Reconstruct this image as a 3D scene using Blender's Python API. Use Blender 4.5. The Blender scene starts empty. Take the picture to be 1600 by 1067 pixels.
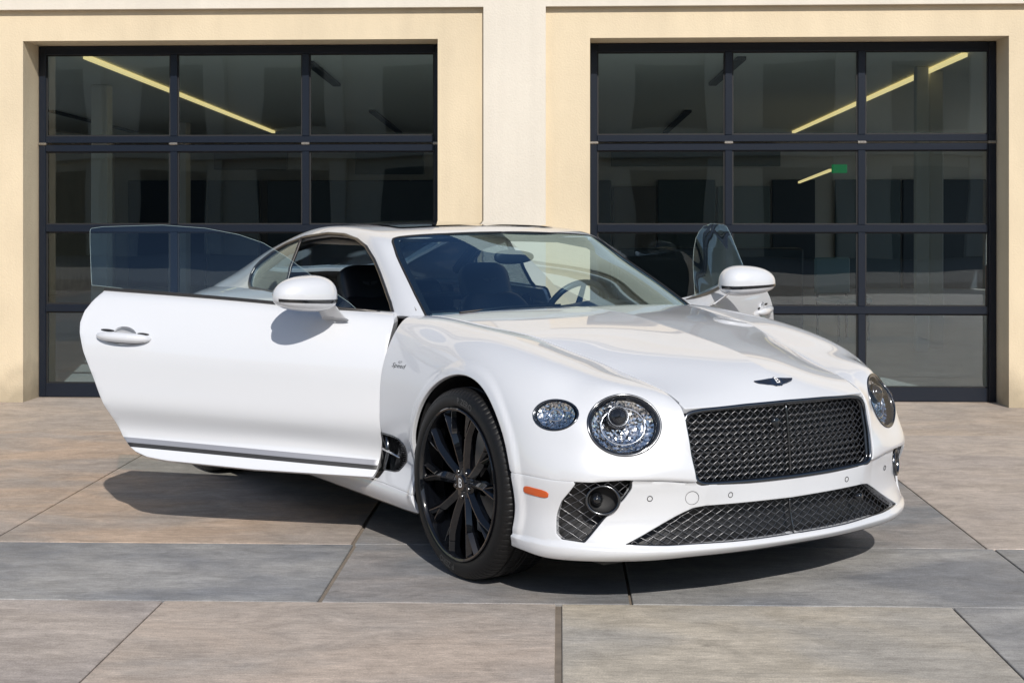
import bpy, math, random
import numpy as np
from mathutils import Vector, Matrix
R = math.radians
random.seed(7)
rng = np.random.default_rng(7)
sc = bpy.context.scene
COL = sc.collection

# ------------------------------------------------------------------ camera
cam = bpy.data.cameras.new('camera'); camo = bpy.data.objects.new('camera', cam); COL.objects.link(camo)
camo.location = (0, 0, 1.42); camo.rotation_euler = (R(90), 0, 0)
cam.sensor_width = 36.0; cam.lens = 36.0 * 2250 / 1600
cam.shift_y = -(533.5 - 340) / 1600; cam.clip_start = 0.05; cam.clip_end = 5000
sc.camera = camo
# ------------------------------------------------------------------ sky, sun, exposure
SUN_EL, SUN_AZ = R(36.5), R(11.0)          # azimuth: to the right of straight behind the camera
world = bpy.data.worlds.new('World'); sc.world = world; world.use_nodes = True
wn = world.node_tree.nodes; wl = world.node_tree.links
bg = wn['Background']; sky = wn.new('ShaderNodeTexSky'); sky.sky_type = 'NISHITA'; sky.sun_disc = False
sky.sun_elevation = SUN_EL; sky.sun_rotation = R(180) - SUN_AZ
sky.air_density = 1.0; sky.dust_density = 0.6; sky.ozone_density = 1.6
wl.new(sky.outputs[0], bg.inputs[0]); bg.inputs[1].default_value = 0.105
sl = bpy.data.lights.new('sun', 'SUN'); sl.energy = 4.2; sl.angle = R(0.53); sl.color = (1.0, 0.955, 0.895)
so = bpy.data.objects.new('sun', sl); COL.objects.link(so)
sdir = Vector((math.cos(SUN_EL) * math.sin(SUN_AZ), -math.cos(SUN_EL) * math.cos(SUN_AZ), math.sin(SUN_EL)))
so.rotation_euler = sdir.to_track_quat('Z', 'Y').to_euler(); so.location = (3, -12, 9)
vs = sc.view_settings; vs.view_transform = 'Standard'; vs.look = 'None'; vs.exposure = 0.0; vs.gamma = 1.0
cy = sc.cycles; cy.use_denoising = True; cy.max_bounces = 12; cy.transparent_max_bounces = 24; cy.glossy_bounces = 6
cy.sample_clamp_indirect = 4.0; cy.sample_clamp_direct = 30.0
try: cy.denoiser = 'OPENIMAGEDENOISE'; cy.denoising_input_passes = 'RGB_ALBEDO_NORMAL'
except Exception: pass

# ------------------------------------------------------------------ materials
def mat(name, col=(.8, .8, .8), rough=.5, metal=0., spec=.5, coat=0., coat_rough=.03, emit=None, estr=0., bump=None, var=None, ior=1.5):
    """bump=(scale, strength, distance); var=(scale, amount, (stretch x,y,z)) mild colour mottling"""
    m = bpy.data.materials.new(name); m.use_nodes = True
    nt = m.node_tree; b = nt.nodes['Principled BSDF']
    b.inputs['Base Color'].default_value = (*col, 1); b.inputs['Roughness'].default_value = rough
    b.inputs['Metallic'].default_value = metal; b.inputs['Specular IOR Level'].default_value = spec
    b.inputs['Coat Weight'].default_value = coat; b.inputs['Coat Roughness'].default_value = coat_rough
    b.inputs['IOR'].default_value = ior
    if emit: b.inputs['Emission Color'].default_value = (*emit, 1); b.inputs['Emission Strength'].default_value = estr
    if bump or var:
        tc = nt.nodes.new('ShaderNodeTexCoord')
    if bump:
        n = nt.nodes.new('ShaderNodeTexNoise'); n.inputs['Scale'].default_value = bump[0]; n.inputs['Detail'].default_value = 6
        bp = nt.nodes.new('ShaderNodeBump'); bp.inputs['Strength'].default_value = bump[1]; bp.inputs['Distance'].default_value = bump[2]
        nt.links.new(tc.outputs['Object'], n.inputs['Vector']); nt.links.new(n.outputs['Fac'], bp.inputs['Height'])
        nt.links.new(bp.outputs[0], b.inputs['Normal'])
    if var:
        mp = nt.nodes.new('ShaderNodeMapping'); mp.inputs['Scale'].default_value = var[2]
        n = nt.nodes.new('ShaderNodeTexNoise'); n.inputs['Scale'].default_value = var[0]; n.inputs['Detail'].default_value = 8; n.inputs['Roughness'].default_value = .62
        mr = nt.nodes.new('ShaderNodeMapRange'); mr.inputs['From Min'].default_value = .25; mr.inputs['From Max'].default_value = .75
        mr.inputs['To Min'].default_value = 1 - var[1]; mr.inputs['To Max'].default_value = 1 + var[1]
        mx = nt.nodes.new('ShaderNodeMix'); mx.data_type = 'RGBA'; mx.blend_type = 'MULTIPLY'; mx.inputs['Factor'].default_value = 1
        mx.inputs[6].default_value = (*col, 1)
        nt.links.new(tc.outputs['Object'], mp.inputs[0]); nt.links.new(mp.outputs[0], n.inputs['Vector'])
        nt.links.new(n.outputs['Fac'], mr.inputs[0]); nt.links.new(mr.outputs[0], mx.inputs[7])
        nt.links.new(mx.outputs[2], b.inputs['Base Color'])
    return m

def glass(name, tint=(.8, .9, .9), ior=1.5, rough=0.0, gain=1.0, wave=None, cap=None, refl=(1, 1, 1)):
    m = bpy.data.materials.new(name); m.use_nodes = True; nt = m.node_tree; nt.nodes.clear()
    out = nt.nodes.new('ShaderNodeOutputMaterial'); mx = nt.nodes.new('ShaderNodeMixShader')
    tr = nt.nodes.new('ShaderNodeBsdfTransparent'); tr.inputs[0].default_value = (*tint, 1)
    gl = nt.nodes.new('ShaderNodeBsdfGlossy'); gl.inputs['Roughness'].default_value = rough; gl.inputs[0].default_value = (*refl, 1)
    fr = nt.nodes.new('ShaderNodeFresnel'); fr.inputs[0].default_value = ior
    mu = nt.nodes.new('ShaderNodeMath'); mu.operation = 'MULTIPLY'; mu.inputs[1].default_value = gain; mu.use_clamp = True
    nt.links.new(fr.outputs[0], mu.inputs[0]); nt.links.new(mu.outputs[0], mx.inputs[0])
    if cap:
        mn = nt.nodes.new('ShaderNodeMath'); mn.operation = 'MINIMUM'; mn.inputs[1].default_value = cap; nt.links.new(mu.outputs[0], mn.inputs[0]); nt.links.new(mn.outputs[0], mx.inputs[0])
    nt.links.new(tr.outputs[0], mx.inputs[1]); nt.links.new(gl.outputs[0], mx.inputs[2]); nt.links.new(mx.outputs[0], out.inputs[0])
    if wave:
        tc = nt.nodes.new('ShaderNodeTexCoord'); n = nt.nodes.new('ShaderNodeTexNoise'); n.inputs['Scale'].default_value = wave[0]; n.inputs['Detail'].default_value = 0
        bp = nt.nodes.new('ShaderNodeBump'); bp.inputs['Strength'].default_value = wave[1]; bp.inputs['Distance'].default_value = wave[2]
        nt.links.new(tc.outputs['Object'], n.inputs['Vector']); nt.links.new(n.outputs['Fac'], bp.inputs['Height'])
        nt.links.new(bp.outputs[0], gl.inputs['Normal']); nt.links.new(bp.outputs[0], fr.inputs['Normal'])
    return m

M = {}
M['paint'] = mat('white_paint', (.62, .632, .655), .38, coat=1.0, coat_rough=.008)
M['paint'].node_tree.nodes['Principled BSDF'].inputs['Coat IOR'].default_value = 1.68
M['black_gloss'] = mat('black_gloss', (.008, .009, .011), .12, coat=.6)
M['rim'] = mat('rim_black', (.003, .0035, .005), .12, spec=.1, coat=1.0, coat_rough=.015)
M['rim'].node_tree.nodes['Principled BSDF'].inputs['Coat IOR'].default_value = 1.55
M['black'] = mat('black_trim', (.012, .012, .013), .5)
M['dark'] = mat('dark_plastic', (.02, .02, .021), .7)
M['rubber'] = mat('tyre_rubber', (.0065, .0065, .007), .5, spec=.3, bump=(60, .25, .002))
M['chrome_dark'] = mat('dark_chrome', (.14, .145, .155), .2, metal=1.)
M['mesh_wire'] = mat('grille_wire', (.22, .22, .23), .36, metal=1.)
M['chrome'] = mat('chrome', (.75, .76, .78), .12, metal=1.)
M['seal'] = mat('window_seal', (.075, .07, .066), .28, metal=.7)
M['grey_strip'] = mat('grey_strip', (.32, .32, .34), .35, metal=.5)
M['amber'] = mat('amber_marker', (.55, .085, .008), .3, coat=1.)
M['white_mark'] = mat('white_mark', (.8, .8, .8), .4)
M['grey_mark'] = mat('badge_grey', (.06, .065, .07), .3, metal=.4)
M['emblem'] = mat('emblem_blue_black', (.012, .02, .04), .25, coat=.8)
M['leather'] = mat('dark_leather', (.014, .016, .02), .38, bump=(120, .2, .001))
M['leather_hi'] = mat('leather_piping', (.05, .055, .06), .5)
M['carpet'] = mat('carpet', (.012, .012, .014), .9)
M['liner'] = mat('headliner', (.05, .046, .042), .8)
M['disc'] = mat('brake_disc', (.42, .42, .42), .38, metal=.9)
M['windshield'] = glass('windshield_glass', (.60, .76, .82), 1.52, gain=2.7, cap=.7, refl=(.56, .80, 1.0))
M['sideglass'] = glass('side_glass', (.76, .87, .90), 1.5, gain=1.9, cap=.7, refl=(.7, .86, 1.0))
M['roofglass'] = mat('roof_glass', (.006, .007, .009), .04, coat=1.)
M['lens'] = glass('lens_glass', (.95, .97, 1.0), 1.42, gain=.6, cap=.07)
M['crystal_dark'] = mat('lamp_crystal_dark', (.12, .12, .125), .08, metal=1.)
M['crystal_mid'] = mat('lamp_crystal_mid', (.50, .49, .47), .09, metal=1.)
M['crystal'] = mat('lamp_crystal', (.88, .85, .80), .09, metal=1.)
M['stucco_beige'] = mat('stucco_beige', (.65, .545, .385), .9, spec=.2, bump=(70, .6, .004), var=(1.6, .10, (1, 1, .6)))
M['stucco_cream'] = mat('stucco_cream', (.67, .615, .525), .9, spec=.2, bump=(70, .6, .004), var=(1.6, .07, (1, 1, .6)))
def stain(m):   # splash dirt along the foot of the wall and faint runs
    nt = m.node_tree; N = nt.nodes; lk = nt.links.new; b = N['Principled BSDF']; src = b.inputs['Base Color'].links[0].from_socket
    tc = N.new('ShaderNodeTexCoord'); sp = N.new('ShaderNodeSeparateXYZ'); lk(tc.outputs['Object'], sp.inputs[0])
    n1 = N.new('ShaderNodeTexNoise'); n1.inputs['Scale'].default_value = 5; n1.inputs['Detail'].default_value = 7; lk(tc.outputs['Object'], n1.inputs['Vector'])
    mp = N.new('ShaderNodeMapping'); mp.inputs['Scale'].default_value = (9, 9, .5); lk(tc.outputs['Object'], mp.inputs[0])
    n2 = N.new('ShaderNodeTexNoise'); n2.inputs['Scale'].default_value = 1.2; n2.inputs['Detail'].default_value = 5; lk(mp.outputs[0], n2.inputs['Vector'])
    a = N.new('ShaderNodeMath'); a.operation = 'MULTIPLY_ADD'; a.inputs[1].default_value = -.55; lk(n1.outputs['Fac'], a.inputs[0]); lk(sp.outputs['Z'], a.inputs[2])
    r = N.new('ShaderNodeMapRange'); r.inputs[1].default_value = -.26; r.inputs[2].default_value = .06; r.inputs[3].default_value = .62; r.inputs[4].default_value = 1.0; lk(a.outputs[0], r.inputs[0])
    r2 = N.new('ShaderNodeMapRange'); r2.inputs[1].default_value = .35; r2.inputs[2].default_value = .75; r2.inputs[3].default_value = 1.01; r2.inputs[4].default_value = .965; lk(n2.outputs['Fac'], r2.inputs[0])
    k = N.new('ShaderNodeMath'); k.operation = 'MULTIPLY'; lk(r.outputs[0], k.inputs[0]); lk(r2.outputs[0], k.inputs[1])
    mx = N.new('ShaderNodeMix'); mx.data_type = 'RGBA'; mx.blend_type = 'MULTIPLY'; mx.inputs[0].default_value = 1; lk(src, mx.inputs[6]); lk(k.outputs[0], mx.inputs[7]); lk(mx.outputs[2], b.inputs['Base Color'])
stain(M['stucco_beige']); stain(M['stucco_cream'])
M['frame'] = mat('door_frame_anodised', (.006, .010, .019), .33, spec=.4, bump=(300, .05, .001))
M['gasket'] = mat('gasket', (.008, .008, .009), .6)
M['hinge'] = mat('hinge_steel', (.45, .42, .38), .4, metal=1.)
M['pane'] = glass('door_pane_glass', (.86, .935, .96), 1.5, gain=1.6, cap=.5, wave=(1.6, .05, .03))
M['int_wall'] = mat('interior_wall', (.55, .52, .47), .9)
M['int_ceil'] = mat('interior_ceiling', (.72, .70, .62), .9)
M['int_floor'] = mat('interior_floor', (.52, .50, .47), .30, var=(1.5, .12, (1, 1, 1)))
M['int_dark'] = mat('interior_dark', (.022, .032, .042), .5)
M['int_col'] = mat('interior_column', (.55, .54, .52), .8)
M['led'] = mat('led_strip', (.9, .75, .4), .5, emit=(1.0, .74, .32), estr=.95)
M['exit'] = mat('exit_green', (.02, .4, .12), .5, emit=(.05, .8, .25), estr=.12)
M['opp'] = mat('far_stucco', (.62, .56, .46), .9)

# ------------------------------------------------------------------ mesh helpers
def mk(name, V, F, m, parent=None, smooth=True, angle=None):
    me = bpy.data.meshes.new(name)
    me.from_pydata([tuple(map(float, v)) for v in V], [], [tuple(int(i) for i in f) for f in F]); me.update()
    if m: me.materials.append(m)
    if smooth:
        me.polygons.foreach_set('use_smooth', [True] * len(me.polygons))
        if angle: me.set_sharp_from_angle(angle=R(angle))
    o = bpy.data.objects.new(name, me); COL.objects.link(o)
    if parent: o.parent = parent
    return o
def empty(name, loc=(0, 0, 0), rz=0., parent=None):
    o = bpy.data.objects.new(name, None); COL.objects.link(o); o.location = loc; o.rotation_euler = (0, 0, rz)
    o.empty_display_size = .2
    if parent: o.parent = parent
    return o
def tag(o, label=None, cat=None, group=None, kind=None):
    if label: o['label'] = label
    if cat: o['category'] = cat
    if group: o['group'] = group
    if kind: o['kind'] = kind
    return o
class MB:
    def __init__(s): s.V = []; s.F = []
    def add(s, V, F):
        k = len(s.V); s.V += [tuple(map(float, v)) for v in V]; s.F += [tuple(int(i) + k for i in f) for f in F]; return s
    def box(s, x0, x1, y0, y1, z0, z1, b=0.):
        if b <= 0:
            V = [(x, y, z) for z in (z0, z1) for y in (y0, y1) for x in (x0, x1)]
            return s.add(V, [(0, 2, 3, 1), (4, 5, 7, 6), (0, 1, 5, 4), (2, 6, 7, 3), (0, 4, 6, 2), (1, 3, 7, 5)])
        # chamfered box: 24 verts
        V = []; ix = {}
        for i, x in enumerate((x0, x1)):
            for j, y in enumerate((y0, y1)):
                for k, z in enumerate((z0, z1)):
                    sx, sy, sz = (1 - 2 * i), (1 - 2 * j), (1 - 2 * k)
                    ix[i, j, k] = len(V)
                    V += [(x, y + sy * b, z + sz * b), (x + sx * b, y, z + sz * b), (x + sx * b, y + sy * b, z)]
        F = []
        for i in (0, 1):
            q = [ix[i, 0, 0], ix[i, 1, 0], ix[i, 1, 1], ix[i, 0, 1]]; F.append(q if i else q[::-1])
            q = [ix[0, i, 0] + 1, ix[1, i, 0] + 1, ix[1, i, 1] + 1, ix[0, i, 1] + 1]; F.append(q[::-1] if i else q)
            q = [ix[0, 0, i] + 2, ix[1, 0, i] + 2, ix[1, 1, i] + 2, ix[0, 1, i] + 2]; F.append(q if i else q[::-1])
        for a in (0, 1):
            for c in (0, 1):
                p, q = ix[0, a, c], ix[1, a, c]; f = [p + 1, q + 1, q + 2, p + 2]; F.append(f if (a ^ c) else f[::-1])
                p, q = ix[a, 0, c], ix[a, 1, c]; f = [p + 0, p + 2, q + 2, q + 0]; F.append(f if (a ^ c) else f[::-1])
                p, q = ix[a, c, 0], ix[a, c, 1]; f = [p + 0, q + 0, q + 1, p + 1]; F.append(f if (a ^ c) else f[::-1])
        for (i, j, k), p in ix.items():
            f = [p, p + 1, p + 2]; F.append(f if (i ^ j ^ k) else f[::-1])
        return s.add(V, F)
    def tube(s, P, r, n=8, closed=False, flat=1.0, up=None, cap=True):
        """sweep an n-gon of radius r (float or list) along P"""
        P = np.asarray(P, float); N = len(P)
        if closed: T = np.roll(P, -1, 0) - np.roll(P, 1, 0)
        else:
            T = np.gradient(P, axis=0)
        T /= np.linalg.norm(T, axis=1)[:, None] + 1e-12
        rr = np.broadcast_to(np.asarray(r, float), (N,))
        if up is None:
            a = np.array([0, 0, 1.]) if abs(T[0][2]) < .9 else np.array([1., 0, 0])
            U = np.zeros_like(P); u = a - T[0] * (a @ T[0]); u /= np.linalg.norm(u)
            for i in range(N):
                u = u - T[i] * (u @ T[i]); u /= np.linalg.norm(u); U[i] = u
        else:
            U = np.broadcast_to(np.asarray(up, float), P.shape).copy(); U -= T * (U * T).sum(1)[:, None]; U /= np.linalg.norm(U, axis=1)[:, None] + 1e-12
        W = np.cross(T, U); V = []
        for i in range(N):
            for k in range(n):
                a = 2 * math.pi * (k + .5) / n
                V.append(P[i] + rr[i] * (math.cos(a) * flat * U[i] + math.sin(a) * W[i]))
        F = []; M_ = N if closed else N - 1
        for i in range(M_):
            j = (i + 1) % N
            for k in range(n):
                l = (k + 1) % n; F.append((i * n + k, i * n + l, j * n + l, j * n + k))
        if not closed and cap: F += [tuple(range(n))[::-1], tuple((N - 1) * n + k for k in range(n))]
        return s.add(V, F)
    def lathe(s, prof, n=48, axis='y', c=(0, 0, 0), a0=0., a1=2 * math.pi):
        """prof: list of (r, h); revolve round axis through c"""
        full = abs(a1 - a0) >= 2 * math.pi - 1e-6; m = n if full else n + 1; V = []
        for i in range(m):
            a = a0 + (a1 - a0) * i / n; ca, sa = math.cos(a), math.sin(a)
            for r, h in prof:
                p = {'y': (r * ca, h, r * sa), 'z': (r * ca, r * sa, h), 'x': (h, r * ca, r * sa)}[axis]
                V.append((p[0] + c[0], p[1] + c[1], p[2] + c[2]))
        k = len(prof); F = []
        for i in range(n):
            j = (i + 1) % m
            for q in range(k - 1): F.append((i * k + q, j * k + q, j * k + q + 1, i * k + q + 1))
        return s.add(V, F)
    def poly_prism(s, pts, d, off=0.):
        """pts (n,3) planar ring, extruded by vector d"""
        P = [np.asarray(p, float) + np.asarray(d, float) * 0 for p in pts]; n = len(P); d = np.asarray(d, float)
        V = P + [p + d for p in P]
        return s.add(V, [tuple(range(n))[::-1], tuple(range(n, 2 * n))] + [(i, (i + 1) % n, n + (i + 1) % n, n + i) for i in range(n)])
    def xf(s, fn): s.V = [tuple(map(float, fn(np.array(v)))) for v in s.V]; return s
    def build(s, name, m, parent=None, smooth=False, angle=None): return mk(name, s.V, s.F, m, parent, smooth or bool(angle), angle)

# ------------------------------------------------------------------ spline patches, clipping
def nspline(t, Y, tq):
    """natural cubic spline, Y (n,k)"""
    t = np.asarray(t, float); Y = np.asarray(Y, float); n = len(t); h = np.diff(t)
    A = np.zeros((n, n)); B = np.zeros((n, Y.shape[1])); A[0, 0] = A[-1, -1] = 1
    for i in range(1, n - 1):
        A[i, i - 1] = h[i - 1]; A[i, i] = 2 * (h[i - 1] + h[i]); A[i, i + 1] = h[i]
        B[i] = 6 * ((Y[i + 1] - Y[i]) / h[i] - (Y[i] - Y[i - 1]) / h[i - 1])
    m = np.linalg.solve(A, B)
    i = np.clip(np.searchsorted(t, tq, 'right') - 1, 0, n - 2); d = (tq - t[i])[:, None]; H = h[i][:, None]
    return Y[i] + d * ((Y[i + 1] - Y[i]) / H - H * (2 * m[i] + m[i + 1]) / 6) + d ** 2 * m[i] / 2 + d ** 3 * (m[i + 1] - m[i]) / (6 * H)
def chord(P, pw=.6):
    d = np.linalg.norm(np.diff(P, axis=-2), axis=-1)      # (...,n-1)
    d = (d ** pw); d = d.reshape(-1, d.shape[-1]).mean(0); t = np.concatenate([[0], np.cumsum(d)]); return t / t[-1]
def dens(t, per):
    """sample params: 'per' samples per span (int or list)"""
    per = [per] * (len(t) - 1) if isinstance(per, int) else per
    out = []
    for i, p in enumerate(per): out += list(t[i] + (t[i + 1] - t[i]) * np.arange(p) / p)
    return np.array(out + [t[-1]])
def patch(P, pu, pv):
    """P (a,b,3) interpolated grid -> dense verts and quads"""
    P = np.asarray(P, float); a, b, _ = P.shape
    tu = chord(np.swapaxes(P, 0, 1)); tv = chord(P)
    U = dens(tu, pu); Vv = dens(tv, pv)
    G = nspline(tu, P.reshape(a, -1), U).reshape(len(U), b, 3)
    G = nspline(tv, np.swapaxes(G, 0, 1).reshape(b, -1), Vv).reshape(len(Vv), len(U), 3)
    G = np.swapaxes(G, 0, 1); nu, nv = G.shape[:2]
    F = [(i * nv + j, (i + 1) * nv + j, (i + 1) * nv + j + 1, i * nv + j + 1) for i in range(nu - 1) for j in range(nv - 1)]
    return G.reshape(-1, 3), F
def curve(P, n, pw=.5, closed=False):
    P = np.asarray(P, float)
    if closed:
        k = len(P); Q = np.concatenate([P[-3:], P, P[:4]]); t = chord(Q, pw); return nspline(t, Q, np.linspace(t[3], t[3 + k], n, endpoint=False))
    t = chord(P, pw); return nspline(t, P, np.linspace(0, 1, n))
def sdpoly(p, poly):
    """signed distance, negative inside. p (N,2)"""
    poly = np.asarray(poly, float); a = poly; b = np.roll(poly, -1, 0)
    d = np.full(len(p), 1e9); ins = np.zeros(len(p), bool)
    for (ax, ay), (bx, by) in zip(a, b):
        ex, ey = bx - ax, by - ay; wx, wy = p[:, 0] - ax, p[:, 1] - ay
        t = np.clip((wx * ex + wy * ey) / (ex * ex + ey * ey + 1e-18), 0, 1)
        d = np.minimum(d, np.hypot(wx - t * ex, wy - t * ey))
        c = ((ay <= p[:, 1]) != (by <= p[:, 1]))
        with np.errstate(divide='ignore', invalid='ignore'):
            xi = ax + (p[:, 1] - ay) * ex / (ey if ey else 1e-12)
        ins ^= c & (p[:, 0] < xi)
    return np.where(ins, -d, d)
def clip(V, F, fn):
    """keep the part of the mesh where fn(V) > 0"""
    V = np.asarray(V, float); fv = fn(V); pos = fv > 0
    keep = []; mixed = []
    for f in F:
        s = sum(pos[i] for i in f)
        if s == len(f): keep.append(tuple(f))
        elif s: mixed.append(f)
    E = {}
    for f in mixed:
        for a, b in zip(f, f[1:] + f[:1]):
            if pos[a] != pos[b]: E.setdefault((min(a, b), max(a, b)), 0)
    if E:
        K = np.array(list(E.keys())); lo, hi = V[K[:, 0]], V[K[:, 1]]; fa, fb = fv[K[:, 0]].copy(), fv[K[:, 1]].copy()
        ta, tb = np.zeros(len(K)), np.ones(len(K))
        for _ in range(3):
            t = np.clip(ta + (tb - ta) * fa / (fa - fb + 1e-18), 0, 1); p = lo + t[:, None] * (hi - lo); fp = fn(p)
            same = (fp > 0) == (fa > 0); ta = np.where(same, t, ta); fa = np.where(same, fp, fa); tb = np.where(same, tb, t); fb = np.where(same, fb, fp)
        base = len(V); V = np.concatenate([V, p]); E = {tuple(k): base + i for i, k in enumerate(K.tolist())}
        for f in mixed:
            g = []
            for a, b in zip(f, f[1:] + f[:1]):
                if pos[a]: g.append(a)
                if pos[a] != pos[b]: g.append(E[(min(a, b), max(a, b))])
            if len(g) >= 3: keep.append(tuple(g))
    return compact(V, keep)
def compact(V, F):
    used = sorted({i for f in F for i in f}); mp = {o: n for n, o in enumerate(used)}
    return np.asarray(V)[used], [tuple(mp[i] for i in f) for f in F]
def weld(V, F, tol=1e-4):
    key = {}; mp = []; out = []
    for v in np.round(np.asarray(V) / tol).astype(np.int64).tolist():
        k = tuple(v)
        if k not in key: key[k] = len(out); out.append(len(mp))
        mp.append(key[k])
    F2 = []
    for f in F:
        g = []
        for i in f:
            j = mp[i]
            if not g or g[-1] != j: g.append(j)
        if len(g) > 1 and g[0] == g[-1]: g.pop()
        if len(set(g)) >= 3 and len(set(g)) == len(g): F2.append(tuple(g))
    return np.asarray(V)[out], F2
def normals(V, F):
    N = np.zeros_like(V)
    for f in F:
        p = V[list(f)]; n = np.zeros(3)
        for i in range(1, len(f) - 1): n += np.cross(p[i] - p[0], p[i + 1] - p[0])
        N[list(f)] += n
    return N / (np.linalg.norm(N, axis=1)[:, None] + 1e-15)
def bedges(F):
    c = {}
    for f in F:
        for a, b in zip(f, f[1:] + f[:1]): c[(a, b)] = 1
    return [(a, b) for (a, b) in c if (b, a) not in c]
def loops(F):
    nx = {}
    for a, b in bedges(F): nx.setdefault(a, []).append(b)
    L = []
    while nx:
        s = next(iter(nx)); l = [s]; cur = s
        while True:
            if cur not in nx: break
            n = nx[cur].pop()
            if not nx[cur]: del nx[cur]
            if n == s: break
            l.append(n); cur = n
        if len(l) > 2: L.append(l)
    return L
def flange(V, F, depth=.014, r=.0022):
    """rounded edge and a return along every free edge, so that panels have thickness"""
    V = np.asarray(V, float); N = normals(V, F); B = bedges(F); out = {}
    for a, b in B:
        n = N[a] + N[b]; o = np.cross(V[b] - V[a], n); o /= np.linalg.norm(o) + 1e-15
        out[a] = out.get(a, 0) + o; out[b] = out.get(b, 0) + o
    ids = {}; VV = list(V); FF = list(F)
    for a, o in out.items():
        o = o / (np.linalg.norm(o) + 1e-15); n = N[a]
        p1 = V[a] + o * r * .75 - n * r * .3; p2 = V[a] + o * r - n * r * 1.2; p3 = p2 - n * depth
        k = len(VV); VV += [p1, p2, p2.copy(), p3]; ids[a] = k
    for a, b in B:
        i, j = ids[a], ids[b]
        FF += [(b, a, i, j), (j, i, i + 1, j + 1), (j + 2, i + 2, i + 3, j + 3)]
    return np.array(VV), FF
def mirror(V, F): return np.asarray(V) * np.array([1, -1, 1]), [tuple(f)[::-1] for f in F]
def both(V, F):
    V2, F2 = mirror(V, F); k = len(V)
    return weld(np.concatenate([V, V2]), list(F) + [tuple(i + k for i in f) for f in F2])
def opoly(poly, r):
    """rounded-corner signed distance helper"""
    return lambda p: sdpoly(p, poly) - r

# ================================================================== GROUND AND PAVING
gm = mat('ground_plain', (.27, .245, .22), .9, var=(.6, .15, (1, 1, 1)))
g = MB().add([(-1500, -1500, -.03), (1500, -1500, -.03), (1500, 1500, -.03), (-1500, 1500, -.03)], [(0, 1, 2, 3)]).build('ground', gm); tag(g, kind='structure')
def slab_mat(name, c1, c2, seed):
    c1 = tuple(1.09 * v for v in c1); c2 = tuple(1.09 * v for v in c2)
    m = bpy.data.materials.new(name); m.use_nodes = True; nt = m.node_tree; N = nt.nodes; b = N['Principled BSDF']; lk = nt.links.new
    tc = N.new('ShaderNodeTexCoord')
    def noise(scale, sc3, det, rough=.6, dist=0., off=0.):
        mp = N.new('ShaderNodeMapping'); mp.inputs['Scale'].default_value = sc3; mp.inputs['Location'].default_value = (seed * 3.1 + off, seed * 1.7, 0); mp.inputs['Rotation'].default_value = (0, 0, .06 * math.sin(seed * 5))
        n = N.new('ShaderNodeTexNoise'); n.inputs['Scale'].default_value = scale; n.inputs['Detail'].default_value = det; n.inputs['Roughness'].default_value = rough; n.inputs['Distortion'].default_value = dist
        lk(tc.outputs['Object'], mp.inputs[0]); lk(mp.outputs[0], n.inputs['Vector']); return n.outputs['Fac']
    def rng_(s, a, b_, c, d):
        r = N.new('ShaderNodeMapRange'); r.inputs[1].default_value = a; r.inputs[2].default_value = b_; r.inputs[3].default_value = c; r.inputs[4].default_value = d; lk(s, r.inputs[0]); return r.outputs[0]
    def mul(s1, s2):
        k = N.new('ShaderNodeMath'); k.operation = 'MULTIPLY'; lk(s1, k.inputs[0]); lk(s2, k.inputs[1]); return k.outputs[0]
    cloud = noise(1.1, (1, 1.6, 1), 5, .55, .6)
    streak = noise(2.2, (.8, 5, 1), 9, .72, 2.2, 9)
    fine = noise(38, (.7, 2.2, 1), 6, .7, 0, 4)
    grit = noise(170, (1, 1, 1), 3, .6, 0, 2)
    mx = N.new('ShaderNodeMix'); mx.data_type = 'RGBA'; mx.inputs[6].default_value = (*c1, 1); mx.inputs[7].default_value = (*c2, 1); lk(rng_(cloud, .40, .60, 0, 1), mx.inputs[0])
    f = mul(mul(rng_(streak, .32, .68, .82, 1.16), rng_(fine, .35, .65, .87, 1.11)), mul(mul(rng_(grit, .35, .65, .82, 1.13), rng_(noise(7, (1.2, 26, 1), 7, .75, .5, 11), .36, .64, .86, 1.10)), rng_(noise(4.5, (1, 1.4, 1), 8, .75, .8, 6), .35, .65, .80, 1.16)))
    m2 = N.new('ShaderNodeMix'); m2.data_type = 'RGBA'; m2.blend_type = 'MULTIPLY'; m2.inputs[0].default_value = 1; lk(mx.outputs[2], m2.inputs[6]); lk(f, m2.inputs[7])
    spot = N.new('ShaderNodeTexVoronoi'); spot.inputs['Scale'].default_value = 2.3; spot.inputs['Randomness'].default_value = 1; lk(tc.outputs['Object'], spot.inputs['Vector'])
    m3 = N.new('ShaderNodeMix'); m3.data_type = 'RGBA'; m3.blend_type = 'MULTIPLY'; m3.inputs[0].default_value = 1; lk(m2.outputs[2], m3.inputs[6]); lk(rng_(spot.outputs['Distance'], .02, .05, .72, 1.), m3.inputs[7]); m2 = m3
    lk(m2.outputs[2], b.inputs['Base Color']); b.inputs['Roughness'].default_value = .62; b.inputs['Specular IOR Level'].default_value = .35
    lk(rng_(streak, .3, .7, .52, .75), b.inputs['Roughness'])
    bp = N.new('ShaderNodeBump'); bp.inputs['Strength'].default_value = .35; bp.inputs['Distance'].default_value = .004
    ad = N.new('ShaderNodeMath'); ad.inputs[1].default_value = .35; ad.operation = 'MULTIPLY_ADD'; lk(grit, ad.inputs[0]); lk(streak, ad.inputs[2]); lk(ad.outputs[0], bp.inputs['Height']); lk(bp.outputs[0], b.inputs['Normal'])
    return m
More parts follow.
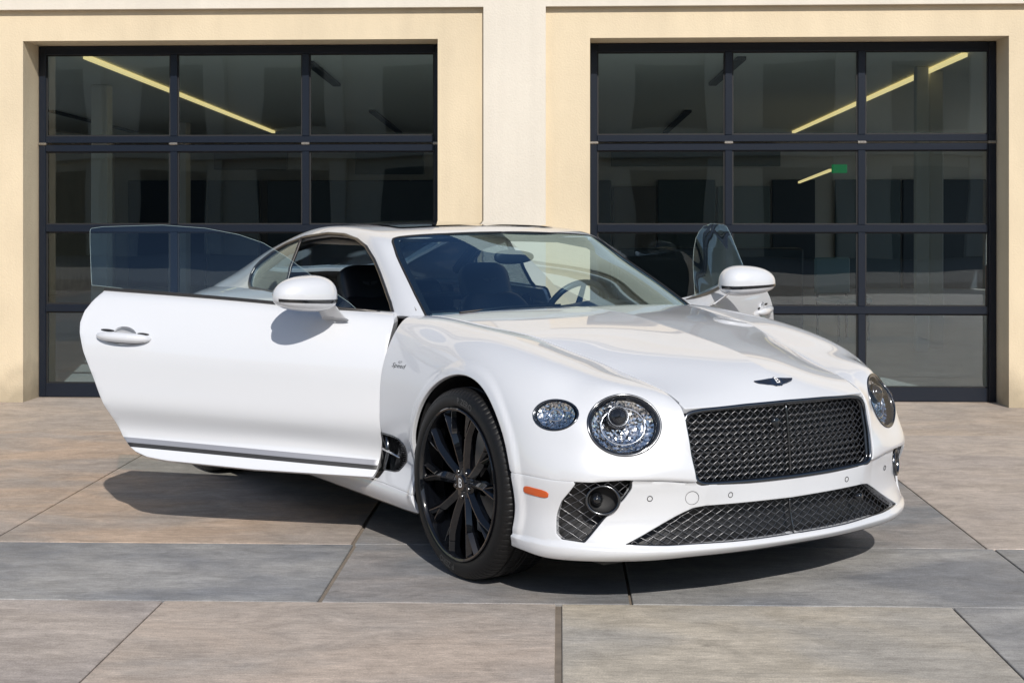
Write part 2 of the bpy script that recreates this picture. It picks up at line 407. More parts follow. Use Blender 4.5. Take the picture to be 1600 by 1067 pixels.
SM = {'pink': slab_mat('slab_pinkish', (.46, .375, .305), (.385, .335, .29), 1), 'mauve': slab_mat('slab_mauve', (.365, .318, .285), (.42, .36, .31), 2), 'beige': slab_mat('slab_beige', (.455, .40, .32), (.375, .345, .30), 3),
      'grey': slab_mat('slab_grey', (.20, .203, .21), (.315, .305, .29), 4), 'grey2': slab_mat('slab_grey_brown', (.29, .265, .245), (.20, .203, .208), 5), 'brown': slab_mat('slab_brown', (.43, .325, .245), (.345, .295, .255), 6), 'tan': slab_mat('slab_tan', (.36, .305, .26), (.42, .345, .28), 7)}
pav = empty('pavement', (0, 0, 0), R(-1.9)); tag(pav, kind='structure')
mort = mat('joint_mortar', (.20, .165, .13), .95, var=(9, .3, (1, 1, 1)))
MB().box(-16, 16, -9, 11.6, -.028, -.010).build('joint_bed', mort, pav)
def slab_row(y0, y1, xs, names, gaps=None):
    for i, (a, b) in enumerate(zip(xs, xs[1:])):
        gl = (gaps or {}).get(i, random.uniform(.0025, .005)); gr = (gaps or {}).get(i + 1, random.uniform(.0025, .005)); dz = random.uniform(-.0012, .0012)
        MB().box(a + gl, b - gr, y0 + .004, y1 - .004, -.026, dz, .0025).build('paving_slab', SM[names[i % len(names)]], pav)
slab_row(-4.2, -.6, [-16, -9, -5.5, -2, 1.1, 4.6, 9, 16], ['tan', 'grey', 'pink', 'beige', 'mauve'])
slab_row(-.6, 2.95, [-16, -8, -4.4, -1.9, .6, 2.4, 5.2, 9, 16], ['grey', 'mauve', 'tan', 'pink', 'grey2'])
slab_row(2.95, 5.30, [-16, -7, -4.25, -2.8, -1.30 - .17, .166 - .17, 1.60 - .17, 3.1, 6, 10, 16], ['tan', 'grey', 'beige', 'mauve', 'pink', 'beige', 'grey', 'tan', 'pink'], {5: .012})
slab_row(5.30, 6.24, [-16, -7, -3.6, -2.6, -.70 - .19, .453 - .19, 2.05 - .19, 4.1, 7, 16], ['tan', 'grey2', 'grey', 'grey', 'grey2', 'grey', 'grey', 'tan'], {4: .009, 5: .006})
slab_row(6.24, 9.47, [-16, -7.4, -4.7, -2.5, -.69 - .21, 2.05 - .22, 4.6, 8, 16], ['brown', 'tan', 'brown', 'brown', 'grey2', 'mauve', 'pink', 'tan'], {4: .009})
slab_row(9.47, 11.6, [-16, -7.1, -4.25, -1.6, 1.3, 3.75, 6.6, 16], ['tan', 'brown', 'tan', 'brown', 'tan', 'brown'])

# ================================================================== BUILDING (local x along the wall, local y into the building)
bld = empty('garage_building', (0, 10.92, 0), math.atan2(-.044, 1))
tag(bld, 'beige and cream stucco building with two large glazed garage doors', 'building')
ZT = 2.776; XL0, XL1, XR0, XR1 = -3.768, -.565, .591, 3.716; ZB = 3.01; PY = -.055
def bwall(name, m, *bx):
    mb = MB()
    for b in bx: mb.box(*b)
    return mb.build(name, m, bld)
# beige surrounds (recessed field) round each opening, with deep reveals
bwall('beige_surround', M['stucco_beige'], (-9, XL0, 0, .50, -.02, ZB - .001), (XL0, XL1, 0, .50, ZT, ZB - .001), (XL1, -.2135, 0, .50, -.02, ZB - .001))
bwall('beige_surround', M['stucco_beige'], (.257, XR0, 0, .50, -.02, ZB - .001), (XR0, XR1, 0, .50, ZT, ZB - .001), (XR1, 9, 0, .50, -.02, ZB - .001))
bwall('pilaster', M['stucco_cream'], (-.2135, .257, PY, .50, -.02, ZB))
bwall('upper_wall', M['stucco_cream'], (-9, 9, PY, .50, ZB, 3.75))
bwall('upper_storey', M['stucco_beige'], (-9, 9, 0, .50, 3.75, 4.86))
bwall('cornice', M['stucco_cream'], (-9.2, 9.2, -.10, .50, 4.86, 4.97), (-9.25, 9.25, -.20, .50, 4.97, 5.13))
bwall('rear_wall', M['stucco_cream'], (-9, 9, 18.6, 18.9, -.02, 4.6))
for sx in (-1, 1):
    bwall('side_wall', M['stucco_cream'], *[(min(sx * 9.003, sx * 9.3), max(sx * 9.003, sx * 9.3), y0, y1, z0, z1) for y0, y1, z0, z1 in ((-.01, 18.6, 2.9, 4.6), (-.01, 18.6, -.02, .35), (-.01, 1.2, .35, 2.9), (11.1 if sx < 0 else 17.8, 18.6, .35, 2.9))])  # unglazed side openings added out of view to let sky light into the hall
    for k in range(6 if sx < 0 else 11): MB().box(min(sx * 9.05, sx * 9.2), max(sx * 9.05, sx * 9.2), 1.2 + k * 1.65, 1.26 + k * 1.65, .35, 2.9).build('light_opening_mullion', M['frame'], bld)  # bars across the added light openings
bwall('roof', M['stucco_cream'], (-9, 9, .50, 18.6, 4.4, 4.6))
DY = .315                   # door plane
def garage_door(x0, x1, mull):
    d = empty('garage_door', (0, 0, 0), 0, bld)
    lv = [(.004, .108), (.676, .734), (1.306, 1.364), (1.940, 1.992), (2.008, 2.060), (2.706, 2.772)]
    xs = [x0 + .058] + mull + [x1 - .058]
    f = M['frame']
    # stiles: bottom leaf and top leaf
    for (a, b) in ((x0 + .004, x0 + .058), (x1 - .058, x1 - .004)):
        for (z0, z1) in ((.004, 1.992), (2.008, 2.772)): MB().box(a, b, DY, DY + .06, z0, z1, .003).build('stile', f, d)
    for z0, z1 in lv: MB().box(x0 + .059, x1 - .059, DY + .001, DY + .059, z0, z1, .003).build('rail', f, d)
    cols = []; e = x0 + .058
    for m0, m1 in mull: cols.append((e, m0)); e = m1
    cols.append((e, x1 - .058))
    rows = [(.108, .676), (.734, 1.306), (1.364, 1.940), (2.060, 2.706)]
    for m0, m1 in mull:
        for z0, z1 in rows: MB().box(m0, m1, DY + .002, DY + .058, z0 + .0005, z1 - .0005, .003).build('mullion', f, d)
    for a, b in cols:
        for z0, z1 in rows:
            p = MB().box(a + .004, b - .004, DY + .030, DY + .036, z0 + .004, z1 - .004).build('pane', M['pane'], d)
            mb = MB(); t = .011; y0, y1 = DY + .018, DY + .028
            mb.box(a + .0005, b - .0005, y0, y1, z0 + .0005, z0 + t); mb.box(a + .0005, b - .0005, y0, y1, z1 - t, z1 - .0005); mb.box(a + .0005, a + t, y0, y1, z0 + t, z1 - t); mb.box(b - t, b - .0005, y0, y1, z0 + t, z1 - t)
            mb.build('gasket', M['gasket'], d)
    for hx in [x0 + .035] + [(m[0] + m[1]) / 2 for m in mull] + [x1 - .035]:
        mb = MB()
        for k in range(3): mb.tube([(hx - .032 + k * .0225, DY - .006, 2.0), (hx - .013 + k * .0225, DY - .006, 2.0)], .008, 8)
        mb.box(hx - .03, hx + .03, DY - .004, DY - .001, 1.99, 2.01); mb.build('hinge', M['hinge'], d)
    return d
garage_door(XL0, XL1, [(-2.712, -2.657), (-1.664, -1.609)])
garage_door(XR0, XR1, [(1.640, 1.695), (2.662, 2.717)])
# interior hall
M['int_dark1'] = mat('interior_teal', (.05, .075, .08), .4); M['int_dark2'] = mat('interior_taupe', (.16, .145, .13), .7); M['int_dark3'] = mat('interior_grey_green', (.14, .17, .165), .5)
CZ = 3.02
bwall('interior_floor', M['int_floor'], (-9, 9, .502, 18.6, -.03, -.002)); bwall('interior_ceiling', M['int_ceil'], (-9, 9, .502, 18.6, CZ, CZ + .1))
bwall('interior_wall', M['int_wall'], (-9, 9, 18.4, 18.598, 0, CZ))
for a_, b_ in ((-8.8, XL0 - .02), (XL1 + .02, XR0 - .02), (XR1 + .02, 8.8)): bwall('wall_lining', M['stucco_cream'], (a_, b_, .502, .56, 0, CZ))
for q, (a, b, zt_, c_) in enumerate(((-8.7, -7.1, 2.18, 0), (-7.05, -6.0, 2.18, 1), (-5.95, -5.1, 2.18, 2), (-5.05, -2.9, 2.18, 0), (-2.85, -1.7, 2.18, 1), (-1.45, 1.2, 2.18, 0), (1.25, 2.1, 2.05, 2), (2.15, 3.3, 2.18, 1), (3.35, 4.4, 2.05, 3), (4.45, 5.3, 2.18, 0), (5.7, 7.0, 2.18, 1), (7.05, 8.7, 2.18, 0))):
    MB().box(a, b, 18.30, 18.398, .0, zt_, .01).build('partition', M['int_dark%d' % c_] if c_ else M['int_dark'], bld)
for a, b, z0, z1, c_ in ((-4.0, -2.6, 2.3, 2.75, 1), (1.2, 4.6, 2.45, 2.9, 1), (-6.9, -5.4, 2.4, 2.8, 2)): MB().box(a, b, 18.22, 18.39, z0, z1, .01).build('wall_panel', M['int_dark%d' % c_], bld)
for x, y, w in ((-5.25, 6.2, .20), (-6.2, 13.0, .3), (4.15, 4.5, .13), (4.42, 5.0, .15)):
    MB().box(x - w / 2, x + w / 2, y, y + w, -.001, CZ - .001, .01).build('column', M['int_col'], bld)
def strip(name, x0, y0, x1, y1, z, w, m, lab):      # straight fitting under the ceiling from (x0,y0) to (x1,y1)
    d = np.array([x1 - x0, y1 - y0]); n = np.array([-d[1], d[0]]) / np.linalg.norm(d) * w / 2
    P = [(x0 + n[0], y0 + n[1], z), (x0 - n[0], y0 - n[1], z), (x1 - n[0], y1 - n[1], z), (x1 + n[0], y1 + n[1], z)]
    o = MB().poly_prism(P, (0, 0, -.035)).build(name, m); tag(o, lab, 'ceiling light' if m is M['led'] else 'track'); return o
ZL = CZ - .004
strip('glowing_strip', -4.20, 14.2, -4.42, 26.7, ZL, .058, M['led'], 'glowing yellow strip light on the ceiling behind the left garage door')
strip('glowing_strip', 4.40, 14.0, 5.22, 26.7, ZL, .058, M['led'], 'glowing yellow strip light on the ceiling behind the right garage door')
strip('ceiling_track', -2.07, 14.7, -2.09, 17.2, ZL, .09, M['black'], 'short black ceiling track at top right inside the left garage door')
strip('ceiling_track', -2.08, 21.4, -2.10, 26.8, ZL, .10, M['black'], 'far black ceiling track on the right inside the left garage door')
strip('ceiling_track', -6.85, 21.4, -7.0, 26.8, ZL, .09, M['black'], 'long black ceiling track on the left inside the left garage door')
strip('ceiling_track', 2.28, 14.3, 2.38, 17.1, ZL, .09, M['black'], 'short black ceiling track at top left inside the right garage door')
strip('ceiling_track', 2.62, 21.4, 2.85, 26.8, ZL, .10, M['black'], 'far black ceiling track in the left panes of the right garage door')
strip('glowing_strip', 4.2, 19.0, 5.1, 25.6, 2.06, .03, M['led'], 'thin lower yellow glowing strip imitating a strip light reflected in the back glass, behind the middle panes of the right garage door')  # added glowing bar imitating the mirror image of a ceiling strip
BM = Matrix.Translation((0, 10.92, 0)) @ Matrix.Rotation(math.atan2(-.044, 1), 4, 'Z')
def inb(o, lab, cat, grp=None): o.matrix_world = BM @ o.matrix_world; return tag(o, lab, cat, grp)
EXR = empty('exit_sign'); MB().box(5.22, 5.50, 15.95, 16.0, 2.24, 2.40, .01).build('panel', M['exit'], EXR); inb(EXR, 'small dim green exit sign hanging inside behind the right garage door', 'exit sign')
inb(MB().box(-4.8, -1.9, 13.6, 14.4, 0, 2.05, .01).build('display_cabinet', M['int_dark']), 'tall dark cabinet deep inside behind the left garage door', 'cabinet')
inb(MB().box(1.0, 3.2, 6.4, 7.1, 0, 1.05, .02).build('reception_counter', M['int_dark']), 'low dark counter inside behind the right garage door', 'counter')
cm = mat('chair_shell', (.16, .26, .29), .5); cm2 = mat('chair_shell_rose', (.34, .20, .18), .5)
def chair(x, y, rz, m, lab):
    r = empty('chair')
    MB().box(-.24, .24, -.24, .24, .43, .49, .02).build('seat', m, r); MB().box(-.24, .24, .22, .27, .52, .95, .02).build('backrest', m, r)
    for sx in (-1, 1):
        MB().tube([(sx * .2, .245, .0), (sx * .2, .245, .60)], .014, 6).build('leg', M['chrome_dark'], r); MB().tube([(sx * .2, -.2, .0), (sx * .2, -.2, .45)], .014, 6).build('leg', M['chrome_dark'], r)
    r.location = (x, y, 0); r.rotation_euler = (0, 0, rz); bpy.context.view_layer.update(); inb(r, lab, 'chair', 'chairs inside the hall')
chair(4.9, 3.6, .3, cm2, 'rose shell chair inside the far right panes'); chair(5.6, 4.4, -.2, cm, 'left one of two teal shell chairs inside the far right panes'); chair(6.3, 5.0, .1, cm, 'right one of two teal shell chairs inside the far right panes')
chair(3.6, 6.0, .4, cm, 'teal shell chair behind the middle panes of the right door')
# the building across the court, behind the camera: its shaded front is what the glass reflects
ob = empty('court_building', (0, -30, 0)); tag(ob, 'plain stucco building across the court behind the camera', 'building')
MB().box(-40, 40, -8, 0, -.02, 9.0).build('wall', M['opp'], ob)
MB().box(-40.3, 40.3, -8.2, .3, 9.0, 9.6).build('parapet', M['opp'], ob)
for i in range(16):
    for z, h_ in ((.0, 3.2), (4.6, 2.4)): MB().box(-36 + i * 4.6, -33.2 + i * 4.6, .0, .05, z, z + h_, .01).build('window', M['int_dark'], ob)
    MB().box(-38 + i * 4.6, -37.4 + i * 4.6, .0, .35, 0, 9.0, .02).build('pier', M['opp'], ob)
MB().box(-40, 40, .0, .6, 3.6, 4.1, .03).build('ledge', M['opp'], ob)

# ================================================================== THE CAR (local axes: +x forward, +y left, origin under the front axle)
TH = R(32.3)
car = empty('car', (0.5977, 6.172, 0), math.atan2(-math.cos(TH), math.sin(TH)))
tag(car, 'white two-door coupe with both doors open and black multi-spoke wheels', 'car')
ARCH = [(0.0, .375, .405, .428), (-2.851, .385, .405, .43)]     # cx, cz, rx, rz
def farch(p):     # >0 outside both arches
    d = np.full(len(p), 9.)
    for cx, cz, rx, rz in ARCH:
        d = np.minimum(d, (np.hypot((p[:, 0] - cx) / rx, (p[:, 2] - cz) / rz) - 1) * .41)
    return d
def gx(w, z):     # nose surface at the grille
    t = np.clip((np.asarray(z) - .45) / .28, -1, 1.2)
    xc = .866 - .014 * t - .016 * t * np.abs(t); k = .13 + .17 * np.clip(t, 0, 1.2)
    return xc - k * np.asarray(w) ** 2
L9 = [(.838, 0, .727)]
def colf(w, zs, lip): # front columns
    c = [(gx(w, .3) + lip[0], w, zs[0]), (gx(w, .3) + lip[1], w, zs[1]), (gx(w, .3) - .012, w, zs[2])]
    return c + [(float(gx(w, z)), w, z) for z in zs[3:]]
Z0 = [.185, .218, .31, .455, .53, .61, .67, .70, .715, .727]
B = [colf(0, Z0, (-.035, .004)),
     colf(.24, Z0, (-.035, .004)),
     [(.800, .45, .185), (.832, .45, .218), (.818, .45, .31), (.842, .45, .455), (.834, .455, .53), (.820, .46, .60), (.805, .46, .66), (.795, .457, .69), (.786, .453, .708), (.778, .45, .722)],
     [(.765, .58, .183), (.797, .585, .218), (.778, .565, .31), (.808, .555, .465), (.795, .545, .55), (.752, .54, .66), (.735, .53, .715), (.722, .51, .742), (.708, .485, .758), (.690, .457, .765)],
     [(.715, .69, .182), (.744, .70, .218), (.722, .685, .32), (.757, .677, .468), (.724, .665, .561), (.690, .66, .668), (.647, .655, .772), (.607, .615, .805), (.56, .55, .815), (.50, .475, .812)],
     [(.655, .78, .182), (.680, .79, .218), (.660, .785, .33), (.697, .786, .470), (.663, .786, .57), (.630, .781, .67), (.535, .762, .765), (.480, .70, .824), (.41, .62, .848), (.325, .51, .855)],
     [(.545, .885, .185), (.568, .893, .222), (.572, .880, .34), (.618, .868, .473), (.580, .865, .58), (.527, .857, .69), (.438, .825, .785), (.36, .76, .855), (.26, .66, .888), (.144, .55, .896)],
     [(.42, .93, .20), (.43, .938, .235), (.44, .932, .34), (.455, .941, .475), (.42, .937, .60), (.365, .925, .71), (.29, .88, .81), (.21, .80, .888), (.10, .70, .925), (-.03, .595, .936)],
     [(.14, .952, .20), (.14, .958, .24), (.14, .955, .34), (.14, .957, .475), (.13, .956, .60), (.10, .945, .72), (.05, .91, .835), (-.02, .84, .915), (-.12, .74, .957), (-.257, .64, .958)],
     [(-.2, .945, .20), (-.2, .955, .24), (-.2, .945, .34), (-.2, .950, .475), (-.2, .953, .60), (-.21, .945, .72), (-.24, .912, .84), (-.27, .85, .928), (-.35, .76, .975), (-.455, .68, .977)],
     [(-.45, .935, .19), (-.45, .952, .245), (-.45, .910, .36), (-.45, .938, .484), (-.45, .948, .60), (-.45, .942, .72), (-.46, .913, .84), (-.48, .86, .935), (-.52, .79, .982), (-.60, .71, .988)],
     [(-.68, .935, .19), (-.68, .953, .25), (-.68, .900, .36), (-.68, .938, .488), (-.68, .948, .6), (-.68, .942, .72), (-.68, .915, .84), (-.69, .873, .93), (-.71, .83, .975), (-.754, .77, .992)],
     [(-1.0, .935, .19), (-1.0, .955, .25), (-1.0, .900, .375), (-1.0, .940, .49), (-1.0, .949, .6), (-1.0, .944, .72), (-1.0, .918, .84), (-1.0, .885, .92), (-1.0, .858, .965), (-1.0, .818, .995)],
     [(-1.45, .935, .19), (-1.45, .956, .25), (-1.45, .902, .375), (-1.45, .942, .495), (-1.45, .951, .6), (-1.45, .947, .72), (-1.45, .922, .84), (-1.45, .888, .93), (-1.45, .860, .98), (-1.45, .822, 1.008)],
     [(-1.95, .935, .19), (-1.95, .956, .25), (-1.95, .912, .375), (-1.95, .950, .50), (-1.95, .959, .6), (-1.95, .957, .72), (-1.95, .935, .84), (-1.95, .895, .94), (-1.95, .862, .99), (-1.95, .82, 1.016)],
     [(-2.40, .935, .19), (-2.40, .955, .25), (-2.40, .950, .37), (-2.40, .965, .50), (-2.40, .975, .6), (-2.40, .977, .72), (-2.40, .955, .85), (-2.40, .90, .955), (-2.40, .855, 1.0), (-2.40, .80, 1.03)],
     [(-2.85, .94, .20), (-2.85, .960, .25), (-2.85, .968, .37), (-2.85, .98, .50), (-2.85, .985, .6), (-2.85, .982, .72), (-2.85, .955, .86), (-2.85, .89, .965), (-2.85, .83, 1.005), (-2.85, .76, 1.03)],
     [(-3.35, .90, .22), (-3.35, .915, .27), (-3.35, .93, .37), (-3.35, .945, .50), (-3.35, .95, .6), (-3.35, .94, .72), (-3.35, .905, .86), (-3.35, .84, .95), (-3.35, .78, .985), (-3.35, .70, 1.01)],
     [(-3.74, .76, .25), (-3.75, .775, .30), (-3.76, .79, .38), (-3.77, .80, .50), (-3.78, .80, .6), (-3.79, .79, .72), (-3.78, .75, .84), (-3.77, .70, .91), (-3.75, .66, .945), (-3.72, .60, .97)],
     [(-3.88, .45, .26), (-3.90, .46, .31), (-3.92, .47, .38), (-3.93, .48, .50), (-3.94, .48, .6), (-3.96, .47, .72), (-3.97, .45, .84), (-3.96, .43, .90), (-3.94, .42, .935), (-3.90, .40, .96)],
     [(-3.92, 0, .26), (-3.94, 0, .31), (-3.955, 0, .38), (-3.965, 0, .50), (-3.975, 0, .6), (-3.99, 0, .72), (-4.0, 0, .84), (-3.99, 0, .90), (-3.97, 0, .935), (-3.93, 0, .965)]]
BV, BF = patch(B, [22, 20, 16, 16, 16, 18, 18, 26, 26, 18, 16, 12, 14, 14, 14, 14, 14, 10, 8, 8], [7, 14, 12, 9, 9, 9, 8, 7, 7])
def seam_z(V):   # bumper / fender seam height
    w = V[:, 1]
    return np.interp(w, [0, .45, .60, .70, .80, .90, .95], [.452, .458, .470, .476, .470, .472, .478])
def displace(V):
    V = V.copy()
    for cx, cz, rx, rz in ARCH:        # raised wheel-arch lip
        q = (np.hypot((V[:, 0] - cx) / rx, (V[:, 2] - cz) / rz) - 1) * .41
        m = np.clip((q - .026) / .018, 0, 1); m = 1 - m * m * (3 - 2 * m)
        m *= (V[:, 1] > .6) * np.clip((V[:, 2] - .22) / .05, 0, 1)
        V[:, 1] += .011 * m
    # bumper skin steps back under the fender edge
    s = np.clip((seam_z(V) - V[:, 2] + .002) / .004, 0, 1) * (V[:, 0] > .33)
    fade = np.clip((.86 - np.abs(V[:, 1])) / .2, 0, 1) * np.clip((np.abs(V[:, 1]) - .40) / .08, 0, 1)
    low = np.clip((V[:, 2] - .30) / .12, 0, 1)
    lz = np.interp(np.abs(V[:, 1]), [0, .55, .75, .95], [.221, .226, .238, .248])          # crisp lower lip
    st = np.clip((lz - V[:, 2]) / .006, 0, 1); st = st * st * (3 - 2 * st) * np.clip((V[:, 0] - .30) / .12, 0, 1); al = np.radians(np.clip(np.abs(V[:, 1]) / .93, 0, 1) ** 3 * 80)
    V[:, 0] += .011 * st * np.cos(al); V[:, 1] += .011 * st * np.sin(al) * (V[:, 1] > .3)
    V[:, 0] -= .012 * s * fade * low; V[:, 1] -= .008 * s * fade * low
    return V
BV = displace(BV)
# --- openings in the front view (w, z)
INTAKE = np.array([(.665, .500), (.842, .500), (.848, .462), (.872, .40), (.880, .345), (.884, .275), (.872, .256), (.812, .248), (.685, .402), (.664, .440)])
LOWG = np.array([(-.1, .364), (.40, .372), (.445, .366), (.50, .342), (.62, .282), (.705, .243), (.55, .234), (.3, .229), (-.1, .227)])
GRILLE = np.array([(-.1, .440), (.40, .446), (.435, .452), (.452, .470), (.462, .56), (.465, .66), (.458, .80), (-.1, .80)])
fr = lambda V: V[:, 1:3]
def only_front(V, d, x=.35): return np.where(V[:, 0] > x, d, 9.)
f_int = lambda V: only_front(V, sdpoly(fr(V), INTAKE))
f_low = lambda V: only_front(V, sdpoly(fr(V), LOWG))
f_gri = lambda V: only_front(V, sdpoly(fr(V), GRILLE), .6)
class Lamp:
    def __init__(s, c, t, rake, a, b, rot):
        s.c = np.array(c); t = np.array([t[0], t[1], 0.]); t /= np.linalg.norm(t)
        n = np.array([-t[1], t[0], 0.]); n = n if n[0] > 0 else -n
        n = n * math.cos(rake) + np.array([0, 0, math.sin(rake)]); q = np.cross(t, n); q = q if q[2] > 0 else -q
        s.t = t * math.cos(rot) + q * math.sin(rot); s.q = -t * math.sin(rot) + q * math.cos(rot); s.n = n; s.a, s.b = a, b
    def f(s, V, grow=0.):
        d = V - s.c; x = d @ s.t; y = d @ s.q; k = np.hypot(x / (s.a + grow), y / (s.b + grow))
        return np.where(np.abs(d @ s.n) < .16, (k - 1) * min(s.a, s.b), 9.)
LAMPS = [Lamp((.690, .660, .667), (-.437, .899), R(20), .136, .113, R(0)), Lamp((.527, .858, .703), (-.15, .095), R(24), .088, .060, R(0))]
# --- panel regions
DOOR = np.array([(-.705, .992), (-.690, .975), (-.683, .955), (-.684, .927), (-.690, .86), (-.70, .70), (-.698, .58), (-.696, .44), (-.705, .36), (-.712, .310), (-.725, .284),
                 (-1.26, .276), (-1.68, .283), (-1.77, .292), (-1.83, .310), (-1.867, .332), (-1.906, .373), (-1.984, .518), (-2.036, .636), (-2.088, .745), (-2.115, .824), (-2.123, .87), (-2.116, .92), (-2.092, .965), (-2.065, 1.005), (-2.05, 1.08), (-1.4, 1.10), (-.78, 1.06)])
f_door = lambda V: sdpoly(V[:, [0, 2]], DOOR)
G2 = .0022
xrock = lambda V: V[:, 2] - .272        # rocker below the door
def f_bumper(V): return np.minimum.reduce([np.where(V[:, 0] > .25, seam_z(V) - V[:, 2], -1.) - .0022, farch(V), f_int(V), f_low(V), f_gri(V)])
fu = lambda V: np.where(V[:, 0] > .25, V[:, 2] - seam_z(V) - .0018, 9.)
def f_side(V): return np.minimum.reduce([fu(V), farch(V), f_gri(V), f_door(V) - G2] + [l.f(V) for l in LAMPS])
XQ = -1.3
f_vent_poly = np.array([(-.70, .485), (-.60, .484), (-.545, .478), (-.508, .455), (-.512, .43), (-.535, .38), (-.585, .335), (-.62, .327), (-.72, .322)])
f_vent = lambda V: np.where(V[:, 1] > .8, sdpoly(V[:, [0, 2]], f_vent_poly), 9.)
fen = clip(BV, BF, lambda V: np.minimum.reduce([f_side(V), V[:, 0] - XQ, f_vent(V), np.where(V[:, 0] < -.36, V[:, 2] - .266 - .03 * np.clip(-.36 - V[:, 0], 0, .3), 9.)]))
rock = clip(BV, BF, lambda V: np.minimum.reduce([farch(V), f_door(V) - G2, -.30 - V[:, 0], V[:, 0] + 2.6, .262 + .03 * np.clip(-.36 - V[:, 0], 0, .3) - V[:, 2]]))
quart = clip(BV, BF, lambda V: np.minimum.reduce([farch(V), f_door(V) - G2, XQ - V[:, 0], np.where(V[:, 0] > -2.5, V[:, 2] - .275, 9.)]))
bump = clip(BV, BF, f_bumper)
doorp = clip(BV, BF, lambda V: -f_door(V) - G2 * .4)
# drop the part of the fender that lies rearward of the door
fen = clip(*fen, lambda V: V[:, 0] + .90)
def panel(name, VF, m=None, parent=car, side=0, depth=.014):
    V, F = VF
    V, F = flange(V, F, depth)
    if side < 0: V, F = mirror(V, F)
    return mk(name, V, F, m or M['paint'], parent)
fenL = panel('fender', fen, side=1); fenR = panel('fender', fen, side=-1)
for s in (1, -1): panel('rocker_panel', rock, side=s); panel('rear_quarter_panel', quart, side=s)
bV, bF = both(*bump); bV, bF = flange(bV, bF, .03); bumper = mk('front_bumper', bV, bF, M['paint'], car)
# --- hood
H_edge = [(.778, .45, .722), (.690, .457, .765), (.50, .475, .812), (.325, .51, .855), (.144, .55, .896), (-.03, .595, .936), (-.257, .64, .958), (-.455, .68, .977), (-.60, .71, .988), (-.735, .752, .991)]
H_ctr = [(.838, .727), (.800, .768), (.712, .833), (.54, .889), (.32, .930), (.09, .966), (-.18, .999), (-.38, 1.010), (-.48, 1.012), (-.56, 1.010)]
HP = []
for (ex, ey, ez), (cx_, cz_) in zip(H_edge, H_ctr):
    row = [(ex, ey, ez)]
    for fr_, dz in ((.80, .30), (.55, .59), (.28, .805), (.07, .935), (0, 1)):
        row.append((cx_ + (ex - cx_) * fr_ ** 1.7, ey * fr_, ez + (cz_ - ez) * dz))
    HP.append(row)
HV, HF = patch(HP, 14, [10, 10, 10, 8, 3])
SHUT = np.array([(a, b) for a, b, c in H_edge])
hoodV, hoodF = both(*clip(HV, HF, lambda V: np.minimum(.0 + 1, np.interp(V[:, 0], SHUT[::-1, 0], SHUT[::-1, 1]) - V[:, 1] - np.where(V[:, 0] < .75, .0056, -.02))))
hV, hF = flange(hoodV, hoodF, .02); hood = mk('hood', hV, hF, M['paint'], car)
# --- greenhouse master surface
Gh = [[(-.54, 0, .985), (-.565, .37, .985), (-.645, .745, .985), (-.80, .808, .985), (-.84, .828, .96), (-.86, .838, .93)],
      [(-.72, 0, 1.091), (-.745, .355, 1.087), (-.81, .715, 1.075), (-.93, .778, 1.055), (-1.0, .81, 1.0), (-1.03, .828, .93)],
      [(-.90, 0, 1.192), (-.92, .34, 1.187), (-.965, .68, 1.157), (-1.08, .738, 1.13), (-1.16, .79, 1.03), (-1.2, .828, .93)],
      [(-1.06, 0, 1.272), (-1.08, .325, 1.266), (-1.12, .645, 1.24), (-1.235, .70, 1.222), (-1.32, .77, 1.08), (-1.37, .828, .93)],
      [(-1.22, 0, 1.347), (-1.23, .31, 1.34), (-1.262, .61, 1.318), (-1.40, .675, 1.293), (-1.48, .755, 1.12), (-1.53, .828, .93)],
      [(-1.50, 0, 1.385), (-1.5, .31, 1.38), (-1.52, .57, 1.365), (-1.62, .653, 1.328), (-1.68, .745, 1.14), (-1.7, .828, .93)],
      [(-1.82, 0, 1.396), (-1.82, .30, 1.392), (-1.83, .55, 1.378), (-1.85, .64, 1.338), (-1.88, .74, 1.14), (-1.9, .828, .93)],
      [(-2.15, 0, 1.385), (-2.15, .30, 1.381), (-2.15, .54, 1.366), (-2.15, .635, 1.322), (-2.15, .735, 1.13), (-2.15, .828, .94)],
      [(-2.50, 0, 1.332), (-2.50, .30, 1.33), (-2.50, .52, 1.318), (-2.48, .645, 1.265), (-2.46, .745, 1.12), (-2.45, .822, .98)],
      [(-2.85, 0, 1.248), (-2.85, .30, 1.248), (-2.83, .53, 1.245), (-2.76, .665, 1.185), (-2.72, .75, 1.08), (-2.7, .80, 1.0)],
      [(-3.20, 0, 1.14), (-3.2, .30, 1.14), (-3.15, .54, 1.15), (-3.05, .67, 1.10), (-3.0, .74, 1.045), (-2.97, .78, 1.0)],
      [(-3.50, 0, 1.05), (-3.5, .30, 1.05), (-3.46, .53, 1.055), (-3.38, .65, 1.035), (-3.33, .71, 1.01), (-3.3, .74, .985)],
      [(-3.75, 0, 1.02), (-3.74, .28, 1.02), (-3.70, .46, 1.012), (-3.66, .55, .995), (-3.64, .60, .975), (-3.62, .63, .955)],
      [(-3.96, 0, .965), (-3.95, .26, .965), (-3.88, .42, .955), (-3.82, .50, .945), (-3.80, .54, .935), (-3.78, .57, .925)]]
GV, GF = patch([r[::-1] for r in Gh], [12, 12, 12, 12, 12, 12, 12, 12, 12, 10, 10, 8, 8], [8, 14, 10, 12, 10])
WS = np.array([(-.30, -.2), (-.30, .80), (-.60, .775), (-.655, .742), (-.81, .712), (-.965, .677), (-1.12, .641), (-1.225, .610), (-1.252, .590), (-1.256, .55), (-1.232, .30), (-1.222, 0), (-1.222, -.2)])
f_ws = lambda V: np.where(V[:, 0] > -1.6, sdpoly(V[:, :2], WS), 9.)
